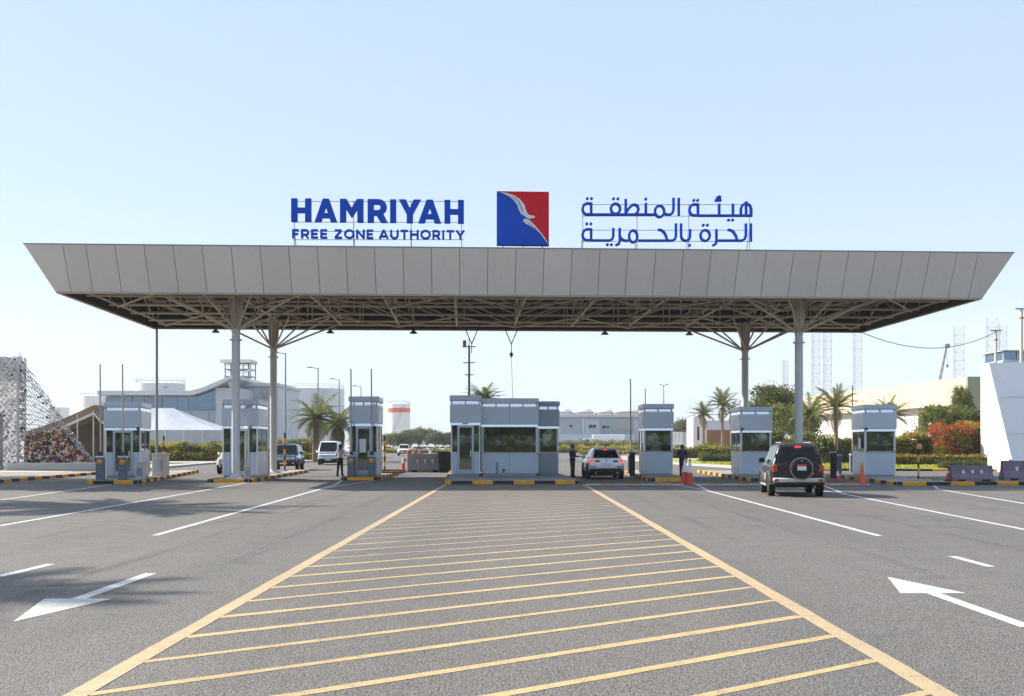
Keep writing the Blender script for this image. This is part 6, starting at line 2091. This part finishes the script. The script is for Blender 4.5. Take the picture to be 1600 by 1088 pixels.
# ================================================================== RIGHT BACKGROUND
wh = thing('warehouse', 'long white and grey warehouse with small windows behind the white car', 'building', (wx(930, 285), 285, 0))
def hp(u, v): return (wx(u, 285) - wh.location.x, wz(v, 285))
MB().box(hp(868, 0)[0], hp(1002, 0)[0], 0, 40, 0, hp(0, 652)[1]).build('wall', M['panel_white'], wh)
MB().box(hp(866, 0)[0], hp(1004, 0)[0], -.8, 41, hp(0, 652)[1] + .01, hp(0, 648)[1]).build('roof', M['white_wall'], wh)
for (u0, u1, v0, v1, m) in ((877, 908, 688, 655, 'grey_wall'), (914, 937, 688, 658, 'panel_white'), (939, 990, 682, 655, 'grey_wall'), (909, 913, 690, 652, 'white_wall')):
    a = hp(u0, v0); b = hp(u1, v1)
    MB().box(a[0], b[0], -.25, -.02, a[1], b[1]).build('cladding_panel', M[m], wh)
for (u0, u1, v0, v1) in ((890, 894, 668, 664), (920, 925, 669, 664), (926, 931, 669, 664), (941, 946, 670, 665), (947, 952, 669, 666)):
    a = hp(u0, v0); b = hp(u1, v1)
    w = MB().box(a[0], b[0], -.34, -.27, a[1], b[1]).build('window', M['car_glass'], wh)
    MB().box(a[0] - .1, b[0] + .1, -.40, -.27, a[1] - .15, a[1] - .02).build('sill', M['white_wall'], w)
a = hp(963, 672); b = hp(989, 664)
MB().box(a[0], b[0], -.4, -.27, a[1], b[1]).build('shutter', M['arm_beige'], wh)
a = hp(874, 690); b = hp(990, 679)
MB().box(a[0], b[0], -3.2, -3.0, 0, b[1]).build('site_fence', M['panel'], wh)
for i, (u, r) in enumerate(((880, 3.6), (913, 3.6), (947, 3.6), (980, 6))):
    tk = thing('storage_tank', 'white domed tank rising behind the warehouse roof, ' + od[i] + ' from the left', 'tank', (wx(u, 380), 385, 0), 0, 'tanks behind the warehouse')
    MB().lathe([(r, 0), (r, wz(643, 380)), (r * .8, wz(640, 380)), (r * .3, wz(637.5, 380)), (.05, wz(637, 380))], 24).build('shell', M['tank_white'] if i < 3 else M['cream_wall'], tk, 30)
    MB().lathe([(r + .02, wz(643, 380) - .6), (r + .2, wz(643, 380) - .6), (r + .2, wz(643, 380) - .3), (r + .02, wz(643, 380) - .3)], 24).build('rim', M['steel'], tk)

tk = thing('box_truck', 'white box truck parked behind the yellow hedge, above the white car', 'truck', (wx(945, 250), 250, 0), R(90))
tk.scale = (1.35, 1.35, 1.35)
MB().bbox(-1.15, 1.15, -3.4, 2.2, .9, 3.1, .06).build('cargo_box', M['car_white'], tk)
MB().prism([(-1.05, 2.35, .5), (-1.05, 4.1, .5), (-1.05, 4.1, 1.35), (-1.05, 3.6, 2.45), (-1.05, 2.35, 2.5)], (2.1, 0, 0)).build('cab', M['car_white'], tk)
MB().prism([(-1.07, 2.75, 1.45), (-1.07, 3.85, 1.45), (-1.07, 3.5, 2.25), (-1.07, 2.75, 2.25)], (2.14, 0, 0)).build('side_window', M['car_glass'], tk)
MB().box(-.9, .9, -3.3, 4.0, .55, .85).build('chassis', M['plastic'], tk)
for y in (-2.2, 3.2):
    for s in (-1, 1):
        MB().lathe([(.45, -.14), (.45, .14)], 14, (s * .95, y, .45), 0, 'x').build('wheel', M['rubber'], tk)

hedge('long clipped green hedge behind the yellow border, beyond the white car', wx(862, 236), wx(1000, 236), 234, 238, wz(691, 236), ('leaf_mid', 'leaf_pale'), 3600, .35, group='clipped hedges')
hedge('bright yellow border of low shrubs beyond the white car', wx(862, 212), wx(1000, 212), 210, 213, wz(699, 212), ('leaf_yellow', 'leaf_mid'), 3200, .30, weights=(.65, .35), lump=.2, name='shrub_border', cat='shrubs')
hedge('low orange green ground shrubs left beyond the white car', wx(905, 196), wx(1000, 196), 194, 196, .6, ('leaf_orange', 'leaf_yellow', 'leaf_mid'), 1800, .26, name='shrub_border', cat='shrubs')
palm('low young palm beside the white box truck', (wx(972, 222), 222, 0), .9, 1.3, 20, .2, 'palms behind the gate', skirt=0)

# far right: white fence, kiosk, brick wall
fn = thing('steel_fence', 'pale corrugated site fence between the small booth and the white kiosk', 'fence', (wx(1064, 230), 230, 0))
xa, xb = wx(1043, 230) - fn.location.x, wx(1086, 230) - fn.location.x
n = 14
for i in range(n):
    a = xa + (xb - xa) * i / n
    MB().box(a + .02, a + (xb - xa) / n - .02, (i % 2) * .12, .1 + (i % 2) * .12, 0, wz(675, 230)).build('fence_sheet', M['white_wall' if i < 8 else 'grey_wall'], fn)
ks = thing('white_kiosk', 'white building with a tall arched slit window behind the right palms', 'building', (wx(1115, 215), 215, 0))
xa, xb = wx(1083, 215) - ks.location.x, wx(1148, 215) - ks.location.x
zt = wz(650, 215)
MB().prism([(xa, 0, 0), (wx(1100, 215) - ks.location.x, 0, 0), (wx(1100, 215) - ks.location.x, 0, wz(645, 215)), (xa, 0, wz(653, 215))], (0, 8, 0)).build('gable_wall', M['white_wall'], ks)
MB().box(wx(1100, 215) - ks.location.x + .01, xb, 1.0, 8, 0, wz(657, 215)).build('wall', M['panel_white'], ks)
w0, w1 = wx(1089.5, 215) - ks.location.x, wx(1092.5, 215) - ks.location.x
pts = [(w0, -.06, wz(688, 215)), (w1, -.06, wz(688, 215)), (w1, -.06, wz(668, 215))] + [(((w0 + w1) / 2) + (w1 - w0) / 2 * math.cos(R(a)), -.06, wz(668, 215) + (w1 - w0) / 2 * math.sin(R(a))) for a in range(30, 180, 30)] + [(w0, -.06, wz(668, 215))]
MB().prism(pts, (0, .1, 0)).build('window', M['car_glass'], ks)
bw = MB().box(wx(1104, 205), wx(1152, 205), 205, 205.5, 0, wz(672, 205)).build('brick_boundary_wall', M['brick_wall'], None)
tag(bw, 'orange brick boundary wall behind the right palms', 'wall')

# trees, palms and shrubs right
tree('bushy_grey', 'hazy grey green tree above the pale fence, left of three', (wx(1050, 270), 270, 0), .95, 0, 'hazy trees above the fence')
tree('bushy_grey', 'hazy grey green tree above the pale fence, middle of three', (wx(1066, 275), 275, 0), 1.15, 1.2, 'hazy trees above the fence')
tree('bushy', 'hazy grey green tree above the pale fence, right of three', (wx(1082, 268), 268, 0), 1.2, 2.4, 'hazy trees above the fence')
palm('thin palm with upright fronds left of three behind the blue shirted man', (wx(1099, 150), 150, .1), 5.8, 1.15, 28, .2, 'palms behind the gate', .1, 4, up=.25)
palm('tallest thin palm, middle of three behind the blue shirted man', (wx(1129, 150), 150, .1), 7.2, 1.35, 30, .2, 'palms behind the gate', 0, 4, up=.35)
palm('thin palm right of three, partly behind a booth', (wx(1143, 152), 152, .1), 6.2, 1.05, 26, .2, 'palms behind the gate', 0, 4, up=.2)
TREE_PROTO['big'] = (leaf_mesh('crown', clump_points(170, 62, 2.9, 2.9, 2.9, 5.0, .40), .23, [M['leaf_dark'], M['leaf_mid'], M['leaf_pale']], rng.choice(3, 170 * 62, p=(.45, .35, .2))),) + tree_proto('broad')[1:]
tree('big', 'large dense green tree behind the right canopy columns', (wx(1208, 122), 122, .1), (1.05, 1.05, 1.12), .4)
tree('pale', 'pale leafed tree in front of the large dense tree, left of the right front column', (wx(1222, 112), 112, .1), (.80, .8, .78), 1.4)
tree('broad', 'dark bushy tree low between the right front column and the rightmost palms', (wx(1255, 116), 116, .1), (.75, .75, .66), 2.0)
palm('palm with drooping fronds right of the right front column', (wx(1266, 100), 100, .1), 4.7, 1.25, 32, .22, 'palms behind the gate')
palm('slender palm with raised fronds just left of the rightmost booth', (wx(1306, 92), 92, .1), 4.9, 1.15, 28, .17, 'palms behind the gate', up=.2)
palm('short palm with drooping dry fronds right of the rightmost booth', (wx(1389, 95), 95, .1), 4.3, 1.0, 34, .22, 'palms behind the gate', 0, 10, up=.15)
def shrub(label, u, Y, w, h, mats, n=1500, leaf=.2, z0=.1, group='garden shrubs', d=None):
    t = thing('shrub', label, 'shrub', (wx(u, Y), Y, z0), random.random() * 6, group)
    p = clump_points(max(12, n // 26), 26, w / 2 * .8, (d or w) / 2 * .8, h * .42, h * .5, .16 * w / 2 + .08)
    p[:, 2] = np.abs(p[:, 2])
    mi = rng.integers(0, len(mats), len(p))
    link('foliage', leaf_mesh('foliage', p, leaf, [M[x] for x in mats], mi), t)
    mb = MB()
    for k_ in range(5):
        a = k_ * 1.3
        mb.tube((0, 0, -.05), (math.cos(a) * w * .25, math.sin(a) * w * .25, h * .6), .04, .015, 5)
    mb.build('stem_core', M['bark'], t)
    return t
shrub('broad leafed dark shrub between palm and right front column', 1262, 94, 2.4, 3.0, ('leaf_dark', 'leaf_mid', 'leaf_pale'), 2200, .26)
shrub('broad leafed shrub below the slender palm', 1287, 90, 2.2, 2.4, ('leaf_dark', 'leaf_mid'), 1800, .26)
shrub('leafy shrub with white wall behind, right of the booth beside the dark car', 1212, 96, 2.2, 3.4, ('leaf_mid', 'leaf_dark', 'leaf_pale'), 2200, .22)
shrub('bright yellow rounded shrub, left of two under the thin palms', 1101, 140, 3.6, 1.7, ('leaf_yellow',), 2000, .2)
shrub('bright yellow rounded shrub, right of two under the thin palms', 1122, 138, 2.8, 1.6, ('leaf_yellow', 'leaf_pale'), 1700, .2)
shrub('green shrub between the two yellow shrubs', 1112, 143, 2.0, 2.2, ('leaf_mid', 'leaf_dark'), 1300, .2)
shrub('orange green shrub at the foot of the tallest thin palm', 1134, 142, 2.4, 1.6, ('leaf_orange', 'leaf_mid'), 1400, .2)
hedge('clipped hedge along the far edge of the right lawn, left part', wx(1040, 132), wx(1150, 132), 131, 133, wz(700, 132), ('leaf_mid', 'leaf_yellow', 'leaf_dark'), 3000, .2, group='clipped hedges')
hedge('low dark hedge at the front of the right lawn between two booths', wx(1093, 106), wx(1192, 106), 105, 106.5, .75, ('leaf_dark', 'leaf_mid'), 2400, .16, group='clipped hedges')
hedge('tall yellow green hedge right of the rightmost booth', wx(1368, 92), wx(1478, 92), 91, 93.5, wz(684, 92), ('leaf_yellow', 'leaf_orange', 'leaf_mid'), 9000, .17, weights=(.4, .25, .35), lump=.25)
hedge('red and orange flowering hedge beside the white wall', wx(1462, 90), wx(1552, 90), 88.5, 91.5, wz(668, 90), ('leaf_yellow', 'leaf_orange', 'leaf_red', 'leaf_mid'), 10000, .16, weights=(.24, .2, .36, .2), lump=.3, name='flowering_hedge')
hedge('neatly trimmed low hedge at the foot of the flowering hedges', wx(1366, 88), wx(1552, 88), 86.6, 87.6, .85, ('leaf_orange', 'leaf_mid', 'leaf_yellow'), 3600, .14, lump=.04)
hedge('dark low hedge before the white wall on the lawn', wx(1470, 75), wx(1550, 75), 74.4, 75.6, .55, ('leaf_dark', 'leaf_mid'), 2000, .12, lump=.03)
hedge('yellow green hedge between the rightmost booth and the dark car', wx(1240, 98), wx(1330, 98), 97, 99, wz(686, 98), ('leaf_yellow', 'leaf_mid', 'leaf_dark'), 3200, .17, lump=.2)
tree('pale', 'flowering pale green tree in front of the beige warehouse, left one', (wx(1470, 97), 97, .1), (.74, .74, .70), 1.0)
tree('broad', 'dark green tree in front of the beige warehouse, right one', (wx(1508, 99), 99, .1), (.82, .82, .66), 2.2)
tree('pale', 'thin pale tree top rising by the beige warehouse end', (wx(1502, 104), 104, .1), (.35, .35, .98), .7)

# --- beige warehouse on the right
dp = thing('beige_warehouse', 'long beige warehouse with deep parapet behind the right hedges', 'building', (0, 0, 0))
A = Vector((wx(1526, 118), 118, 0)); Bq = Vector((wx(1262, 168), 168, 0))
dirv = (Bq - A).normalized(); nrm = Vector((dirv.y, -dirv.x, 0))
if nrm.x > 0: nrm = -nrm
inn = -nrm
z1 = wz(589, 118); zm = wz(632, 118)
def wallp(a, b, o0, o1, za, zb, name, m):
    pa = A.lerp(Bq, a) + nrm * o0; pb = A.lerp(Bq, b) + nrm * o0
    q = [pa + Vector((0, 0, za)), pb + Vector((0, 0, za)), pb + Vector((0, 0, zb)), pa + Vector((0, 0, zb))]
    return MB().prism(q, inn * (o0 - o1)).build(name, M[m], dp)
npan = 12
for i in range(npan):
    wallp(i / npan + .0006, (i + 1) / npan - .0006, 1.2, .8, zm, z1, 'parapet_panel', 'beige_wall')
wallp(0, 1, .79, -14, zm - .02, z1 - .25, 'roof', 'cream_wall')
wallp(.27, 1, 0, -13, 0, zm - .03, 'wall', 'cream_wall')
wallp(0, .27, -3.5, -13, 0, zm - .03, 'recess_wall', 'olive_wall')
for i in range(4):
    wallp(.02 + i * .065, .035 + i * .065, -.2, -.6, 0, zm - .04, 'pillar', 'cream_wall')
for i in range(8):
    wallp(.32 + i * .08, .36 + i * .08, .03, .002, 1.0, 2.6, 'window', 'car_glass')
e0 = A + nrm * 1.2
MB().prism([e0 + Vector((0, -.02, 0)), A + inn * 12 + Vector((0, -.02, 0)), A + inn * 12 + Vector((0, -.02, z1)), e0 + Vector((0, -.02, z1))], (0, -.3, 0)).build('end_wall', M['olive_wall'], dp)

# --- white folded wall at the right edge
fw = thing('white_folded_wall', 'tall white folded wall with a sunlit triangular face, right edge', 'wall', (0, 0, 0))
Aw = Vector((wx(1543, 73), 73, .0)); Tw = Vector((wx(1545, 73), 73, wz(567, 73))); Bw = Vector((wx(1586, 68.2), 68.2, 0.0))
Rw = Vector((60, 68.8, 0)); Rt = Vector((62, 73, wz(562, 73) + .2))
MB().prism([Aw, Bw, Tw], (.6, .3, 0)).build('lit_face', M['white_wall'], fw)
m1 = Bw.lerp(Rw, .001)
for i in range(3):
    a, b = i / 3 + .0006, (i + 1) / 3 - .0006
    p = [Bw.lerp(Tw, a), Rw.lerp(Rt, a), Rw.lerp(Rt, b), Bw.lerp(Tw, b)]
    MB().prism(p, (.05, .45, 0)).build('front_panel', M['white_wall'], fw)
gl = thing('roof_cabin', 'small grey glazed cabin above the white folded wall', 'cabin', (wx(1590, 84), 84, 0))
MB().bbox(-1.2, 4, 0, 4, 0, wz(563, 84), .03).build('base', M['panel_white'], gl)
MB().bbox(-1.0, 3.6, .3, 3.6, wz(563, 84) + .003, wz(549, 84), .02).build('cabin', M['glass_blue'], gl)
for x in (-1.0, 0.1, 1.2):
    MB().box(x - .05, x + .05, .22, .29, wz(563, 84), wz(549, 84)).build('mullion', M['panel_white'], gl)
MB().bbox(-1.3, 4, -.1, 4, wz(549, 84) + .003, wz(547, 84), .01).build('roof', M['panel_white'], gl)
def pole(label, u, v_top, Y, r=.12, arm=None):
    t = thing('service_pole', label, 'pole', (wx(u, Y), Y, 0), 0, 'poles by the white wall')
    MB().tube((0, 0, 0), (0, 0, wz(v_top, Y)), r, r * .8, 10).build('shaft', M['cream_wall'], t, 40)
    MB().lathe([(r * 1.25, 0), (r * 1.25, .1)], 10, (0, 0, wz(v_top + 14, Y))).build('band', M['tank_red'], t)
    MB().bbox(-.45, .45, -.05, .05, wz(v_top, Y) + .003, wz(v_top, Y) + .12, .02).build('cap_arm', M['steel'], t)
pole('cream pole carrying the cable left of the white wall top', 1556, 518, 80)
pole('tall cream pole at the right edge above the white wall', 1596, 484, 80, .14)
# cable from the canopy to that pole
cb = thing('overhead_cable', 'dark cable sagging from the canopy corner to the cream pole', 'cable', (0, 0, 0))
pa = can_world(21.2, 7.2, 8.85); pb = Vector((wx(1556, 80), 80, wz(519, 80)))
pts = []
for i in range(17):
    s = i / 16
    p = pa.lerp(pb, s); p.z -= 1.45 * 4 * s * (1 - s) * .8
    pts.append(p)
MB().path(pts, .025, 5).build('wire', M['dark_steel'], cb)

# --- jack-up rig legs and a crane on the skyline
def rig_leg(label, u0, u1, v_top, v_bot, Y, n=14):
    x0, x1 = wx(u0, Y), wx(u1, Y); w = x1 - x0
    t = thing('rig_leg', label, 'lattice tower', ((x0 + x1) / 2, Y, 0), 0, 'lattice legs of jack-up rigs on the skyline')
    h = wz(v_top, Y)
    cs = [(-w / 2, 0), (w / 2, 0), (0, w * .86)]
    for (x, y) in cs:
        bar('leg_tube', (x, y, 0), (x, y, h), .5, M['rig_blue'], t)
    wb_ = MB()
    for k_ in range(n):
        z0, z1_ = h * k_ / n, h * (k_ + 1) / n
        for i in range(3):
            a, b = cs[i], cs[(i + 1) % 3]
            wb_.tube((*a, z0), (*b, z0), .28, n=4)
            wb_.tube((*a, z0), (*b, z1_), .22, n=4)
            wb_.tube((*b, z0), (*a, z1_), .22, n=4)
    o = wb_.build('lattice', M['rig_blue'], t); o['kind'] = 'stuff'
RY = 1350
for (u0, u1, v, l) in ((1268, 1280, 520, 'leftmost of the lattice legs right of the right front column'), (1286, 1299, 520, 'second lattice leg right of the right front column'), (1333, 1346, 520, 'lattice leg above the rightmost booth'),
                       (1490, 1506, 510, 'lattice leg right of the distant crane'), (1541, 1559, 497, 'tallest lattice leg beside the cream cable pole'), (1561, 1573, 507, 'lattice leg right of the tallest one'), (1223, 1231, 562, 'small lattice leg behind the large dense tree')):
    rig_leg(l, u0, u1, v, 690, RY)
cr = thing('crawler_crane', 'distant dark crane boom leaning right above the beige warehouse', 'crane', (wx(1450, 520), 520, 0))
cx = cr.location.x
tip = Vector((wx(1479, 520) - cx, 0, wz(542, 520))); foot = Vector((0, 0, 4))
d = (tip - foot).normalized(); n_ = Vector((-d.z, 0, d.x))
cm = MB()
for s, y in ((-.8, -.8), (.8, -.8), (-.8, .8), (.8, .8)):
    cm.tube(foot + n_ * s + Vector((0, y, 0)), tip + n_ * s * .3 + Vector((0, y * .3, 0)), .13, n=5)
o = cm.build('boom_chords', M['dark_steel'], cr); o['kind'] = 'stuff'
cm = MB()
for k_ in range(14):
    a = foot.lerp(tip, k_ / 14); b = foot.lerp(tip, (k_ + 1) / 14); q = 1 - .7 * k_ / 14
    cm.tube(a + n_ * .8 * q, b - n_ * .8 * q, .12, n=4)
    cm.tube(a - n_ * .8 * q, b + n_ * .8 * q, .12, n=4)
o = cm.build('boom_lattice', M['dark_steel'], cr); o['kind'] = 'stuff'
MB().bbox(-.6, 1.5, -.6, .6, tip.z - .6, tip.z + 1.4, .1).build('boom_head', M['car_blue'], cr).location.x = tip.x
MB().bbox(-4, 4, -2.5, 2.5, 1.2, 5, .2).build('cab', M['dark_steel'], cr)
MB().bbox(-4.5, 4.5, -3, 3, 0, 1.19, .3).build('tracks', M['dark_steel'], cr)
bar('hoist_rope', tip, tip + Vector((.4, 0, -9)), .08, M['dark_steel'], cr)
MB().lathe([(.05, .9), (.5, .6), (.5, -.6), (.05, -.9)], 10, tuple(tip + Vector((.4, 0, -9.5)))).build('hook_block', M['dark_steel'], cr)

# ================================================================== OUT OF FRAME: what throws the shadows and shows in the glass
palm('tall palm on the left pavement beside the lane arrow, outside the frame', (-26.9, 20.2, .13), 12.5, 1.55, 46, .3, 'palms beside the approach')
palm('second tall palm on the left pavement nearer the gate, outside the frame', (-27.2, 36.6, .13), 10.0, 1.9, 38, .3, 'palms beside the approach')
palm('unseen palm added farther from the kerb to thicken the palm shadow', (-29.6, 21.0, .13), 12.8, 1.6, 46, .3, 'palms beside the approach')  # extra palm, put in to make the shadow on the road denser
tree('broad', 'large unseen tree added left of the gate for its shade, nearer one', (-33.5, 51.0, .13), (1.5, 1.5, 1.7), .3, 'unseen trees added left of the gate')  # unseen trees added to throw the shade at the far left
tree('broad', 'large unseen tree added left of the gate for its shade, farther one', (-36.5, 56.5, .13), (1.5, 1.5, 1.8), 1.7, 'unseen trees added left of the gate')
TREE_PROTO['bold'] = (leaf_mesh('crown', clump_points(95, 30, 3.0, 3.0, 3.0, 4.6, .45), .62, [M['leaf_dark'], M['leaf_mid'], M['leaf_pale']], rng.choice(3, 95 * 30, p=(.4, .4, .2))),) + tree_proto('broad')[1:]  # oversized leaves, shaped to show up in the booth glass reflections
for i in range(14):
    x = -43 + i * 6.6 + random.uniform(-2, 2)
    tree('bold', f'unseen tree behind the viewer for the booth glass to mirror, {od[i]} from the left', (x, -30 - (i % 3) * 3, -1.6), (1.35, 1.35, 1.3 + .2 * (i % 2)), i, 'trees behind the viewer')
hedge('unseen dark hedge added behind the viewer to darken the glass reflections', -48, 48, -27, -25, 2.2, ('leaf_dark', 'leaf_mid', 'leaf_pale'), 7000, .5, group='clipped hedges', lump=.4)  # unseen hedge, added so the booth glass mirrors dark green

# ================================================================== HAZE
hz = MB().box(-1100, 1100, -60, 1700, -1.2, 190).build('haze', [], None)
hmz = bpy.data.materials.new('haze_air'); hmz.use_nodes = True
nt = hmz.node_tree
for n in list(nt.nodes): nt.nodes.remove(n)
vo_ = nt.nodes.new('ShaderNodeVolumePrincipled')
vo_.inputs['Color'].default_value = (0.93, 0.96, 1.0, 1)
vo_.inputs['Density'].default_value = 0.00026
vo_.inputs['Anisotropy'].default_value = 0.0
out_ = nt.nodes.new('ShaderNodeOutputMaterial')
nt.links.new(vo_.outputs[0], out_.inputs['Volume'])
hz.data.materials.append(hmz)
hz['kind'] = 'stuff'
hz.display_type = 'WIRE'
